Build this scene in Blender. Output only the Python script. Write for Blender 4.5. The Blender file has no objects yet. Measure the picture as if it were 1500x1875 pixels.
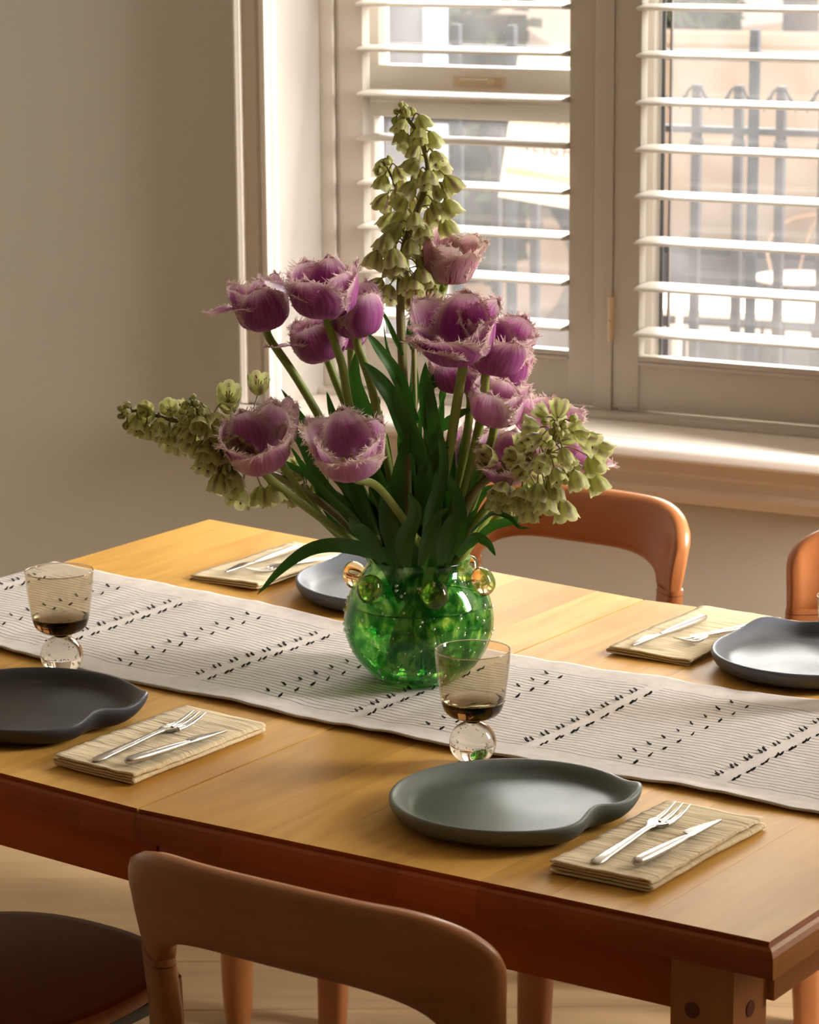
import bpy, bmesh, math, random
import numpy as np
from mathutils import Vector, Matrix, noise as mnoise
random.seed(11)
C = bpy.context.scene.collection
SC = bpy.context.scene
# ------------------------------------------------------------------ camera
F = 5204.0; PITCH = math.radians(12.39445); ROLL = math.radians(-0.40249); CZ = 1.695
fwd = Vector((0, math.cos(PITCH), -math.sin(PITCH))); r0 = Vector((1, 0, 0)); u0 = r0.cross(fwd)
CR = r0*math.cos(ROLL) + u0*math.sin(ROLL); CU = -r0*math.sin(ROLL) + u0*math.cos(ROLL)
cam = bpy.data.cameras.new('camera'); camo = bpy.data.objects.new('camera', cam); C.objects.link(camo)
cam.sensor_fit = 'HORIZONTAL'; cam.sensor_width = 36; cam.lens = 36*F/1500
cam.dof.use_dof = True; cam.dof.focus_distance = 3.2; cam.dof.aperture_fstop = 18
cam.clip_end = 200; cam.clip_start = .05
camo.matrix_world = Matrix(((CR.x, CU.x, -fwd.x, 0), (CR.y, CU.y, -fwd.y, 0), (CR.z, CU.z, -fwd.z, CZ), (0, 0, 0, 1)))
SC.camera = camo
# frames: T = table (s along its length, t across, away from the viewer), Wf = window wall (u along, v outwards)
YT = math.radians(-34.4951); SX, SY = -.28939, 2.86970
TA = Vector((math.cos(YT), math.sin(YT), 0)); TB = Vector((-math.sin(YT), math.cos(YT), 0))
TW, TL, TR = 1.0747, .7537, .7462
TIL, TRF, TRB = .0288, .0111, .01359
def tz(s, t):
    return .745 + (-s*TIL if s < 0 else s*(TRF + (TRB - TRF)*t/TW))
def T(s, t, h=0.0, z=None):
    p = Vector((SX, SY, 0)) + TA*s + TB*t
    p.z = (tz(s, t) + h) if z is None else z
    return p
YW = math.radians(-28.65276); WO = Vector((.39761, 4.95, 0))
WA = Vector((math.cos(YW), math.sin(YW), 0)); WN = Vector((-math.sin(YW), math.cos(YW), 0))
def Wf(u, v, z=0.0):
    p = WO + WA*u + WN*v; p.z = z; return p
def at(x, y, Y):
    d = fwd + CR*((x-750)/F) - CU*((y-937.5)/F)
    p = d*(Y/d.y); p.z += CZ; return p
# ------------------------------------------------------------------ world, lights, exposure
SC.view_settings.view_transform = 'Standard'; SC.view_settings.look = 'None'
SC.view_settings.gamma = 1; SC.view_settings.use_curve_mapping = False
SC.view_settings.exposure = 0.14
world = bpy.data.worlds.new('world'); SC.world = world; world.use_nodes = True
bgn = world.node_tree.nodes['Background']; bgn.inputs[0].default_value = (1, .79, .66, 1); bgn.inputs[1].default_value = 1.0
def area(name, p, target, sx, sy, power, col, spread=180):
    l = bpy.data.lights.new(name, 'AREA'); l.shape = 'RECTANGLE'; l.size = sx; l.size_y = sy; l.energy = power; l.color = col
    o = bpy.data.objects.new(name, l); C.objects.link(o); o.location = p
    l.spread = math.radians(spread)
    o.rotation_euler = (Vector(target) - Vector(p)).to_track_quat('-Z', 'Y').to_euler(); return o
area('window_daylight', Wf(-.1, 3.6, 3.35), Wf(-.15, -1.2, .8), 6.0, 2.8, 1680, (1, .965, .92))
area('side_window_daylight', Wf(2.57, -.46, 1.75), Wf(-.6, -.42, 1.0), .54, 1.5, 74, (1, .95, .89), 112)
area('reveal_fill_light', Wf(2.54, -.42, 1.62), Wf(-.6, -.14, 1.0), .46, 1.2, 15, (1, .93, .86), 60)  # extra narrow lamp, added to brighten the reveal and sill
sun = bpy.data.lights.new('sun', 'SUN'); sun.energy = 2.3; sun.angle = math.radians(3); sun.color = (1, .74, .58)
suno = bpy.data.objects.new('sun', sun); C.objects.link(suno)
suno.rotation_euler = (Wf(0, 0, 0) - Wf(1.5, 1.9, 3.0)).to_track_quat('-Z', 'Y').to_euler(); suno.location = Wf(0, 3, 8)
cy = SC.cycles
cy.use_denoising = True; cy.max_bounces = 10; cy.diffuse_bounces = 4; cy.glossy_bounces = 4
cy.transmission_bounces = 10; cy.transparent_max_bounces = 24; cy.sample_clamp_indirect = 4.0
cy.caustics_reflective = False; cy.caustics_refractive = True; cy.blur_glossy = .6
# ------------------------------------------------------------------ helpers
class MB:
    def __init__(s): s.v = []; s.f = []; s.uv = {}; s.m = []
    def add(s, vs, fs, uvs=None, mi=0):
        n = len(s.v); s.v += [tuple(q) for q in vs]
        for k, f in enumerate(fs):
            s.f.append([i+n for i in f]); s.m.append(mi)
        if uvs is not None:
            for i, q in enumerate(uvs): s.uv[n+i] = q
        return n
    def box(s, x0, x1, y0, y1, z0, z1, fn=None, mi=0):
        vs = [Vector((x, y, z)) for z in (z0, z1) for x, y in ((x0, y0), (x1, y0), (x1, y1), (x0, y1))]
        if fn: vs = [fn(q) for q in vs]
        s.add(vs, [(3, 2, 1, 0), (4, 5, 6, 7), (0, 1, 5, 4), (1, 2, 6, 5), (2, 3, 7, 6), (3, 0, 4, 7)], mi=mi)
    def tube(s, pts, rad, n=10, cap=True, mi=0, flat=1.0):
        pts = [Vector(q) for q in pts]; rings = []
        if not hasattr(rad, '__len__'): rad = [rad]*len(pts)
        up = None; base = len(s.v); vs = []; uvs = []
        for i, q in enumerate(pts):
            d = (pts[min(i+1, len(pts)-1)] - pts[max(i-1, 0)]).normalized()
            if up is None:
                up = d.orthogonal().normalized()
            up = (up - d*up.dot(d)).normalized(); sd = d.cross(up)
            for k in range(n):
                a = 2*math.pi*k/n
                vs.append(q + up*math.cos(a)*rad[i] + sd*math.sin(a)*rad[i]*flat); uvs.append((k/n, i/(len(pts)-1)))
        fs = []
        for i in range(len(pts)-1):
            for k in range(n):
                fs.append((i*n+k, i*n+(k+1) % n, (i+1)*n+(k+1) % n, (i+1)*n+k))
        if cap: fs += [tuple(range(n))[::-1], tuple(range((len(pts)-1)*n, len(pts)*n))]
        s.add(vs, fs, uvs, mi)
    def lathe(s, prof, n=48, c=(0, 0, 0), mi=0, close=False):
        vs = []; uvs = []; c = Vector(c)
        for j, (r, z) in enumerate(prof):
            for k in range(n):
                a = 2*math.pi*k/n
                vs.append(c + Vector((r*math.cos(a), r*math.sin(a), z))); uvs.append((k/n, j/(len(prof)-1)))
        fs = []
        for j in range(len(prof)-1):
            for k in range(n):
                fs.append((j*n+k, j*n+(k+1) % n, (j+1)*n+(k+1) % n, (j+1)*n+k))
        s.add(vs, fs, uvs, mi)
    def grid(s, P, nu, nv, uvf=None, mi=0, closeu=False):
        vs = [P(i/(nu-1 if not closeu else nu), j/(nv-1)) for j in range(nv) for i in range(nu)]
        uvs = [(i/(nu-1 if not closeu else nu), j/(nv-1)) for j in range(nv) for i in range(nu)]
        fs = []
        for j in range(nv-1):
            for i in range(nu if closeu else nu-1):
                i2 = (i+1) % nu
                fs.append((j*nu+i, j*nu+i2, (j+1)*nu+i2, (j+1)*nu+i))
        return s.add(vs, fs, uvs, mi)
    def mesh(s, name, mats, smooth=True, weld=0, bevel=0, seg=2, sharp=None):
        me = bpy.data.meshes.new(name); me.from_pydata(s.v, [], s.f)
        if s.uv:
            ul = me.uv_layers.new(name='uv')
            co = np.zeros(len(me.loops)*2, dtype=np.float32)
            vi = np.zeros(len(me.loops), dtype=np.int32); me.loops.foreach_get('vertex_index', vi)
            arr = np.zeros((len(s.v), 2), dtype=np.float32)
            for k, q in s.uv.items(): arr[k] = q
            ul.data.foreach_set('uv', arr[vi].ravel())
        for m in (mats if isinstance(mats, (list, tuple)) else [mats]): me.materials.append(m)
        if any(s.m): me.polygons.foreach_set('material_index', np.array(s.m, dtype=np.int32))
        if weld or bevel:
            bm = bmesh.new(); bm.from_mesh(me)
            if weld: bmesh.ops.remove_doubles(bm, verts=bm.verts, dist=weld)
            bmesh.ops.recalc_face_normals(bm, faces=bm.faces)
            if bevel:
                es = [e for e in bm.edges if len(e.link_faces) == 2 and e.calc_face_angle(0) > .6]
                bmesh.ops.bevel(bm, geom=es, offset=bevel, segments=seg, profile=.6, affect='EDGES', clamp_overlap=True)
            bm.to_mesh(me); bm.free()
        if smooth:
            me.polygons.foreach_set('use_smooth', np.ones(len(me.polygons), dtype=bool))
            try: me.set_sharp_from_angle(angle=math.radians(sharp if sharp else 50))
            except Exception: pass
        me.update(); return me
def link(name, me, parent=None, loc=None, mat=None):
    o = bpy.data.objects.new(name, me); C.objects.link(o)
    if parent: o.parent = parent
    if mat is not None: o.matrix_local = mat
    elif loc is not None: o.location = loc
    return o
def tag(o, label=None, cat=None, group=None, kind=None):
    if label: o['label'] = label
    if cat: o['category'] = cat
    if group: o['group'] = group
    if kind: o['kind'] = kind
    return o
def thing(name, label, cat, loc=(0, 0, 0), rz=0, group=None):
    o = bpy.data.objects.new(name, None); C.objects.link(o); o.location = loc; o.rotation_euler = (0, 0, rz); o.empty_display_size = .05
    return tag(o, label, cat, group)
def struct(name, me, loc=None, mat=None):
    return tag(link(name, me, None, loc, mat), kind='structure')
def cr(pts, n):
    """Catmull-Rom through pts (Vectors), n samples per span"""
    P = [Vector(q) for q in pts]; P = [P[0]*2-P[1]] + P + [P[-1]*2-P[-2]]; out = []
    for i in range(1, len(P)-2):
        for k in range(n):
            x = k/n; a, b, c, d = P[i-1], P[i], P[i+1], P[i+2]
            out.append(.5*((2*b) + (c-a)*x + (2*a-5*b+4*c-d)*x*x + (3*b-a-3*c+d)*x**3))
    out.append(P[-2]); return out
def sm(a, b, x):
    x = max(0, min(1, (x-a)/(b-a))); return x*x*(3-2*x)
# ------------------------------------------------------------------ materials
def mat(name):
    m = bpy.data.materials.new(name); m.use_nodes = True; nt = m.node_tree
    return m, nt, nt.nodes['Principled BSDF'], nt.nodes['Material Output']
def nd(nt, t, **k):
    n = nt.nodes.new(t)
    for a, b in k.items():
        if hasattr(n, a) and not a.startswith('i_'): setattr(n, a, b)
    return n
def plain(name, col, rough=.6, spec=.5, metal=0, bump=0, bscale=60, vary=0, coat=0):
    m, nt, b, o = mat(name)
    b.inputs['Base Color'].default_value = (*col, 1); b.inputs['Roughness'].default_value = rough
    b.inputs['Specular IOR Level'].default_value = spec; b.inputs['Metallic'].default_value = metal
    b.inputs['Coat Weight'].default_value = coat
    if bump or vary:
        tc = nd(nt, 'ShaderNodeTexCoord'); n = nd(nt, 'ShaderNodeTexNoise'); n.inputs['Scale'].default_value = bscale; n.inputs['Detail'].default_value = 5
        nt.links.new(tc.outputs['Object'], n.inputs['Vector'])
        if bump:
            bp = nd(nt, 'ShaderNodeBump'); bp.inputs['Strength'].default_value = bump; bp.inputs['Distance'].default_value = .002
            nt.links.new(n.outputs['Fac'], bp.inputs['Height']); nt.links.new(bp.outputs[0], b.inputs['Normal'])
        if vary:
            mx = nd(nt, 'ShaderNodeMix', data_type='RGBA'); mx.inputs[6].default_value = (*[c*(1-vary) for c in col], 1); mx.inputs[7].default_value = (*[min(1, c*(1+vary)) for c in col], 1)
            nt.links.new(n.outputs['Fac'], mx.inputs[0]); nt.links.new(mx.outputs[2], b.inputs['Base Color'])
    return m
def wood(name, ca, cb, cc, rough=.4, axis='Y', scale=1.0, rnd=.25, coat=0, ring=1.0):
    """grain runs along local `axis`; each object gets its own offset and tint"""
    m, nt, b, o = mat(name); L = nt.links.new
    tc = nd(nt, 'ShaderNodeTexCoord'); oi = nd(nt, 'ShaderNodeObjectInfo')
    ad = nd(nt, 'ShaderNodeVectorMath', operation='ADD'); mul = nd(nt, 'ShaderNodeVectorMath', operation='SCALE')
    cv = nd(nt, 'ShaderNodeCombineXYZ')
    for k in range(3): L(oi.outputs['Random'], cv.inputs[k])
    L(cv.outputs[0], mul.inputs[0]); mul.inputs['Scale'].default_value = 17.3
    L(tc.outputs['Object'], ad.inputs[0]); L(mul.outputs[0], ad.inputs[1])
    mp = nd(nt, 'ShaderNodeMapping'); sc = {'X': (2.2, 16, 16), 'Y': (16, 2.2, 16), 'Z': (16, 16, 2.2)}[axis]
    mp.inputs['Scale'].default_value = tuple(q*scale for q in sc); L(ad.outputs[0], mp.inputs['Vector'])
    n1 = nd(nt, 'ShaderNodeTexNoise'); n1.inputs['Scale'].default_value = .55; n1.inputs['Detail'].default_value = 3; n1.inputs['Distortion'].default_value = .6; L(mp.outputs[0], n1.inputs['Vector'])
    rm = nd(nt, 'ShaderNodeMath', operation='MULTIPLY'); rm.inputs[1].default_value = 30*ring; L(n1.outputs['Fac'], rm.inputs[0])
    sn = nd(nt, 'ShaderNodeMath', operation='SINE'); L(rm.outputs[0], sn.inputs[0])
    n2 = nd(nt, 'ShaderNodeTexNoise'); n2.inputs['Scale'].default_value = 6; n2.inputs['Detail'].default_value = 6; n2.inputs['Roughness'].default_value = .7; L(mp.outputs[0], n2.inputs['Vector'])
    n3 = nd(nt, 'ShaderNodeTexNoise'); n3.inputs['Scale'].default_value = 2.5; n3.inputs['Detail'].default_value = 2; L(ad.outputs[0], n3.inputs['Vector'])
    mx = nd(nt, 'ShaderNodeMix', data_type='RGBA'); mx.inputs[6].default_value = (*ca, 1); mx.inputs[7].default_value = (*cb, 1)
    a1 = nd(nt, 'ShaderNodeMath', operation='MULTIPLY_ADD'); L(sn.outputs[0], a1.inputs[0]); a1.inputs[1].default_value = .26; L(n2.outputs['Fac'], a1.inputs[2])
    L(a1.outputs[0], mx.inputs[0])
    m2 = nd(nt, 'ShaderNodeMix', data_type='RGBA'); L(mx.outputs[2], m2.inputs[6]); m2.inputs[7].default_value = (*cc, 1)
    rr = nd(nt, 'ShaderNodeMapRange'); rr.inputs['From Min'].default_value = .45; rr.inputs['From Max'].default_value = .75; rr.inputs['To Max'].default_value = .7; L(n3.outputs['Fac'], rr.inputs['Value']); L(rr.outputs[0], m2.inputs[0])
    hv = nd(nt, 'ShaderNodeHueSaturation'); L(m2.outputs[2], hv.inputs['Color'])
    vr = nd(nt, 'ShaderNodeMapRange'); vr.inputs['To Min'].default_value = 1-rnd; vr.inputs['To Max'].default_value = 1+rnd; L(oi.outputs['Random'], vr.inputs['Value']); L(vr.outputs[0], hv.inputs['Value'])
    L(hv.outputs[0], b.inputs['Base Color']); b.inputs['Roughness'].default_value = rough; b.inputs['Coat Weight'].default_value = coat; b.inputs['Coat Roughness'].default_value = .25
    bp = nd(nt, 'ShaderNodeBump'); bp.inputs['Strength'].default_value = .12; bp.inputs['Distance'].default_value = .0008; L(n2.outputs['Fac'], bp.inputs['Height']); L(bp.outputs[0], b.inputs['Normal'])
    return m
M = {}
M['wall'] = plain('wall_paint', (.58, .545, .465), .8, .3, bump=.12, bscale=120, vary=.02)
M['trim'] = plain('trim_paint', (.82, .75, .67), .45, .4)
M['ceil'] = plain('ceiling_paint', (.7, .65, .58), .9)
M['shut'] = plain('shutter_paint', (.62, .57, .50), .38, .4)
M['sash'] = plain('sash_paint', (.96, .90, .83), .4)
M['cream'] = plain('cream_enamel', (.78, .62, .42), .35)
M['floor'] = wood('floor_oak', (.42, .285, .15), (.54, .375, .205), (.37, .25, .13), .5, 'X', 1.0, .08)
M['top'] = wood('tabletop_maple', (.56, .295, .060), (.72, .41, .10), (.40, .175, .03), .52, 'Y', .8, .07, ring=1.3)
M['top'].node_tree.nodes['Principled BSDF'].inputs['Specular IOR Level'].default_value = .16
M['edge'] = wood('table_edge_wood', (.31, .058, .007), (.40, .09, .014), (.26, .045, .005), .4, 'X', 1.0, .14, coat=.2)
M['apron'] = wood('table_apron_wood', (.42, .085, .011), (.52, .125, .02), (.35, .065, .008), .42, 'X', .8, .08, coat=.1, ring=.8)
M['leg'] = wood('table_leg_wood', (.42, .15, .038), (.53, .22, .06), (.36, .115, .028), .4, 'Z', .8, .06, coat=.2, ring=.6)
M['beech'] = wood('chair_beech', (.31, .110, .030), (.46, .19, .07), (.27, .088, .022), .36, 'X', .8, .05, coat=.12, ring=.5)
M['beechr'] = wood('chair_red_beech', (.40, .135, .040), (.48, .18, .06), (.35, .11, .032), .38, 'X', .8, .05, coat=.25, ring=.5)
M['seat'] = wood('seat_walnut', (.15, .036, .008), (.20, .055, .014), (.12, .028, .006), .42, 'X', .7, .05, ring=.5)
for k_ in ('edge', 'apron', 'beech', 'seat'): M[k_].node_tree.nodes['Principled BSDF'].inputs['Specular IOR Level'].default_value = .25
M['black'] = plain('black_metal', (.01, .008, .008), .3)
M['dark'] = plain('dark_peg', (.14, .035, .015), .45)
M['steel'] = plain('brushed_steel', (.60, .56, .51), .31, metal=1.0, bump=.05, bscale=300)
M['iron'] = plain('grey_iron', (.045, .045, .05), .8, .15)
M['irond'] = plain('dark_iron', (.03, .035, .045), .8, .15)
def stoneware(name, col, rim):
    m, nt, b, o = mat(name); L = nt.links.new
    tc = nd(nt, 'ShaderNodeTexCoord'); n = nd(nt, 'ShaderNodeTexNoise'); n.inputs['Scale'].default_value = 420; n.inputs['Detail'].default_value = 3; L(tc.outputs['Object'], n.inputs['Vector'])
    n2 = nd(nt, 'ShaderNodeTexNoise'); n2.inputs['Scale'].default_value = 14; L(tc.outputs['Object'], n2.inputs['Vector'])
    mx = nd(nt, 'ShaderNodeMix', data_type='RGBA'); mx.inputs[6].default_value = (*[c*.8 for c in col], 1); mx.inputs[7].default_value = (*[c*1.25 for c in col], 1); L(n.outputs['Fac'], mx.inputs[0])
    at_ = nd(nt, 'ShaderNodeUVMap'); sp = nd(nt, 'ShaderNodeSeparateXYZ'); L(at_.outputs[0], sp.inputs[0])
    m2 = nd(nt, 'ShaderNodeMix', data_type='RGBA'); L(mx.outputs[2], m2.inputs[6]); m2.inputs[7].default_value = (*rim, 1); L(sp.outputs['Y'], m2.inputs[0])
    L(m2.outputs[2], b.inputs['Base Color']); b.inputs['Roughness'].default_value = .42; b.inputs['Specular IOR Level'].default_value = .40
    rr = nd(nt, 'ShaderNodeMapRange'); rr.inputs['To Min'].default_value = .34; rr.inputs['To Max'].default_value = .52; L(n2.outputs['Fac'], rr.inputs['Value']); L(rr.outputs[0], b.inputs['Roughness'])
    bp = nd(nt, 'ShaderNodeBump'); bp.inputs['Strength'].default_value = .12; bp.inputs['Distance'].default_value = .0005; L(n.outputs['Fac'], bp.inputs['Height']); L(bp.outputs[0], b.inputs['Normal'])
    return m
M['plateg'] = stoneware('green_grey_stoneware', (.085, .105, .09), (.16, .18, .17))
M['platek'] = stoneware('black_stoneware', (.022, .021, .021), (.06, .065, .08))
M['plateb'] = stoneware('blue_grey_stoneware', (.10, .105, .11), (.13, .14, .17))
M['plateb'].node_tree.nodes['Principled BSDF'].inputs['Specular IOR Level'].default_value = .22
def linen(name, col, warp):
    m, nt, b, o = mat(name); L = nt.links.new
    tc = nd(nt, 'ShaderNodeTexCoord'); mp = nd(nt, 'ShaderNodeMapping'); mp.inputs['Scale'].default_value = warp; L(tc.outputs['Object'], mp.inputs['Vector'])
    n = nd(nt, 'ShaderNodeTexNoise'); n.inputs['Scale'].default_value = 1; n.inputs['Detail'].default_value = 5; n.inputs['Distortion'].default_value = .4; L(mp.outputs[0], n.inputs['Vector'])
    wv = nd(nt, 'ShaderNodeTexNoise'); wv.inputs['Scale'].default_value = 900; L(tc.outputs['Object'], wv.inputs['Vector'])
    mx = nd(nt, 'ShaderNodeMix', data_type='RGBA'); mx.inputs[6].default_value = (*[c*.78 for c in col], 1); mx.inputs[7].default_value = (*[c*1.12 for c in col], 1); L(n.outputs['Fac'], mx.inputs[0])
    L(mx.outputs[2], b.inputs['Base Color']); b.inputs['Roughness'].default_value = .9; b.inputs['Specular IOR Level'].default_value = .2
    b.inputs['Sheen Weight'].default_value = .15
    bp = nd(nt, 'ShaderNodeBump'); bp.inputs['Strength'].default_value = .9; bp.inputs['Distance'].default_value = .003; L(n.outputs['Fac'], bp.inputs['Height'])
    b2 = nd(nt, 'ShaderNodeBump'); b2.inputs['Strength'].default_value = .25; b2.inputs['Distance'].default_value = .0005; L(wv.outputs['Fac'], b2.inputs['Height']); L(bp.outputs[0], b2.inputs['Normal']); L(b2.outputs[0], b.inputs['Normal'])
    return m
M['napkin'] = linen('beige_crinkled_cotton', (.78, .635, .40), (14, 210, 60))
# runner: woven stitch lines, broken at the knot columns
ACOL = [-.72, -.48, -.237, .001, .238, .481, .722]; BCOL = [-.598, -.358, -.127, .105, .361, .601]
R0, R1 = .3495, .7285
def runner_mat():
    m, nt, b, o = mat('runner_linen'); L = nt.links.new
    uv = nd(nt, 'ShaderNodeUVMap'); sp = nd(nt, 'ShaderNodeSeparateXYZ'); L(uv.outputs[0], sp.inputs[0])   # x = s (m), y = t (m)
    tc = nd(nt, 'ShaderNodeTexCoord')
    n = nd(nt, 'ShaderNodeTexNoise'); n.inputs['Scale'].default_value = 20; n.inputs['Detail'].default_value = 3; L(tc.outputs['Object'], n.inputs['Vector'])
    wob = nd(nt, 'ShaderNodeMath', operation='MULTIPLY_ADD'); L(n.outputs['Fac'], wob.inputs[0]); wob.inputs[1].default_value = .009; L(sp.outputs['Y'], wob.inputs[2])
    per = .0098
    sc = nd(nt, 'ShaderNodeMath', operation='DIVIDE'); L(wob.outputs[0], sc.inputs[0]); sc.inputs[1].default_value = per
    fr = nd(nt, 'ShaderNodeMath', operation='FRACT'); L(sc.outputs[0], fr.inputs[0])
    lt = nd(nt, 'ShaderNodeMath', operation='LESS_THAN'); L(fr.outputs[0], lt.inputs[0]); lt.inputs[1].default_value = .14
    g1 = nd(nt, 'ShaderNodeMath', operation='GREATER_THAN'); L(sp.outputs['Y'], g1.inputs[0]); g1.inputs[1].default_value = R0+.042
    g2 = nd(nt, 'ShaderNodeMath', operation='LESS_THAN'); L(sp.outputs['Y'], g2.inputs[0]); g2.inputs[1].default_value = R1-.045
    def mul(a, b_):
        q = nd(nt, 'ShaderNodeMath', operation='MULTIPLY'); L(a, q.inputs[0]); L(b_, q.inputs[1]); return q.outputs[0]
    mask = mul(mul(lt.outputs[0], g1.outputs[0]), g2.outputs[0])
    # gaps: columns repeat every .1203 m; even ones break every line, odd ones every third
    ga = nd(nt, 'ShaderNodeMath', operation='ADD'); L(sp.outputs['X'], ga.inputs[0]); ga.inputs[1].default_value = .7223+.0602+.2406*2
    gm = nd(nt, 'ShaderNodeMath', operation='MODULO'); L(ga.outputs[0], gm.inputs[0]); gm.inputs[1].default_value = .2405
    gs = nd(nt, 'ShaderNodeMath', operation='SUBTRACT'); L(gm.outputs[0], gs.inputs[0]); gs.inputs[1].default_value = .0602
    gb = nd(nt, 'ShaderNodeMath', operation='ABSOLUTE'); L(gs.outputs[0], gb.inputs[0])
    gg = nd(nt, 'ShaderNodeMath', operation='GREATER_THAN'); L(gb.outputs[0], gg.inputs[0]); gg.inputs[1].default_value = .010
    mask = mul(mask, gg.outputs[0])
    l2 = nd(nt, 'ShaderNodeTexNoise'); l2.inputs['Scale'].default_value = 60; L(tc.outputs['Object'], l2.inputs['Vector'])
    col = nd(nt, 'ShaderNodeMix', data_type='RGBA'); col.inputs[6].default_value = (.55, .50, .465, 1); col.inputs[7].default_value = (.70, .64, .60, 1); L(l2.outputs['Fac'], col.inputs[0])
    mx = nd(nt, 'ShaderNodeMix', data_type='RGBA'); L(col.outputs[2], mx.inputs[6]); mx.inputs[7].default_value = (.06, .055, .055, 1); L(mask, mx.inputs[0])
    L(mx.outputs[2], b.inputs['Base Color']); b.inputs['Roughness'].default_value = .95; b.inputs['Specular IOR Level'].default_value = .15
    w = nd(nt, 'ShaderNodeTexNoise'); w.inputs['Scale'].default_value = 700; w.inputs['Detail'].default_value = 2; L(tc.outputs['Object'], w.inputs['Vector'])
    b1 = nd(nt, 'ShaderNodeBump'); b1.inputs['Strength'].default_value = .35; b1.inputs['Distance'].default_value = .0006; L(w.outputs['Fac'], b1.inputs['Height'])
    n4 = nd(nt, 'ShaderNodeTexNoise'); n4.inputs['Scale'].default_value = 26; n4.inputs['Detail'].default_value = 4; L(tc.outputs['Object'], n4.inputs['Vector'])
    b2 = nd(nt, 'ShaderNodeBump'); b2.inputs['Strength'].default_value = .5; b2.inputs['Distance'].default_value = .004; L(n4.outputs['Fac'], b2.inputs['Height']); L(b1.outputs[0], b2.inputs['Normal']); L(b2.outputs[0], b.inputs['Normal'])
    return m
M['runner'] = runner_mat()
M['knot'] = plain('black_thread', (.018, .018, .02), .85)
def thin_glass(name, col, col2=None, scale=30, gl=.9, ior=1.45, rough=.0, density=1.0, hue3=None):
    """blown glass shell: tinted transmission plus fresnel reflection"""
    m, nt, b, o = mat(name); L = nt.links.new; nt.nodes.remove(b)
    tr = nd(nt, 'ShaderNodeBsdfTransparent'); tr.inputs[0].default_value = (*col, 1)
    gs = nd(nt, 'ShaderNodeBsdfGlossy'); gs.inputs['Roughness'].default_value = rough; gs.inputs['Color'].default_value = (gl, gl, gl, 1)
    lw = nd(nt, 'ShaderNodeLayerWeight'); lw.inputs['Blend'].default_value = .5; pw_ = nd(nt, 'ShaderNodeMath', operation='POWER'); L(lw.outputs['Facing'], pw_.inputs[0]); pw_.inputs[1].default_value = 4.5
    f0 = ((ior-1)/(ior+1))**2; fr = nd(nt, 'ShaderNodeMath', operation='MULTIPLY_ADD'); L(pw_.outputs[0], fr.inputs[0]); fr.inputs[1].default_value = (1-f0)*.8; fr.inputs[2].default_value = f0
    ms = nd(nt, 'ShaderNodeMixShader'); L(fr.outputs[0], ms.inputs[0]); L(tr.outputs[0], ms.inputs[1]); L(gs.outputs[0], ms.inputs[2])
    last = ms.outputs[0]
    if col2:
        tc = nd(nt, 'ShaderNodeTexCoord'); n = nd(nt, 'ShaderNodeTexNoise'); n.inputs['Scale'].default_value = scale; n.inputs['Detail'].default_value = 6; n.inputs['Roughness'].default_value = .65; n.inputs['Distortion'].default_value = 1.2
        mp = nd(nt, 'ShaderNodeMapping'); mp.inputs['Scale'].default_value = (1, 1, .6); mp.inputs['Rotation'].default_value = (.4, .3, 0)
        L(tc.outputs['Object'], mp.inputs['Vector']); L(mp.outputs[0], n.inputs['Vector'])
        rp = nd(nt, 'ShaderNodeValToRGB'); e = rp.color_ramp.elements; e[0].position = .43; e[0].color = (*col, 1); e[1].position = .57; e[1].color = (*col2, 1)
        L(n.outputs['Fac'], rp.inputs[0]); L(rp.outputs[0], tr.inputs[0])
        # powdered colour in the glass also scatters a little
        tl = nd(nt, 'ShaderNodeBsdfTranslucent'); L(rp.outputs[0], tl.inputs[0])
        m2 = nd(nt, 'ShaderNodeMixShader'); m2.inputs[0].default_value = .16; L(last, m2.inputs[1]); L(tl.outputs[0], m2.inputs[2]); last = m2.outputs[0]
    L(last, o.inputs['Surface']); return m
M['vase'] = thin_glass('green_mottled_glass', (.12, .47, .19), (.88, .98, .66), 44)
M['water'] = thin_glass('water', (.93, .99, .94), None, ior=1.33)
M['meniscus'] = plain('water_edge', (.02, .10, .03), .2)
def glass(name, col=(1, 1, 1), ior=1.45, dens=0, vcol=(1, 1, 1)):
    m, nt, b, o = mat(name); L = nt.links.new; nt.nodes.remove(b)
    g = nd(nt, 'ShaderNodeBsdfGlass'); g.inputs['Color'].default_value = (*col, 1); g.inputs['IOR'].default_value = ior; g.inputs['Roughness'].default_value = 0
    L(g.outputs[0], o.inputs['Surface'])
    if dens:
        v = nd(nt, 'ShaderNodeVolumeAbsorption'); v.inputs['Color'].default_value = (*vcol, 1); v.inputs['Density'].default_value = dens; L(v.outputs[0], o.inputs['Volume'])
    return m
M['clear'] = glass('clear_glass', (1, .97, .93))
M['smoke'] = glass('smoky_glass', (.99, .97, .93), 1.45, 130, (.50, .39, .26))
M['smokethin'] = thin_glass('smoky_thin_glass', (.905, .87, .79), None, ior=1.5)
M['amber'] = glass('pale_amber_glass', (1, .93, .76), 1.45, 22, (1, .72, .35))
M['bubble'] = thin_glass('bubble_skin', (.80, .88, .78), None, ior=3.8, gl=1.0)
M['pane'] = None
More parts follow.
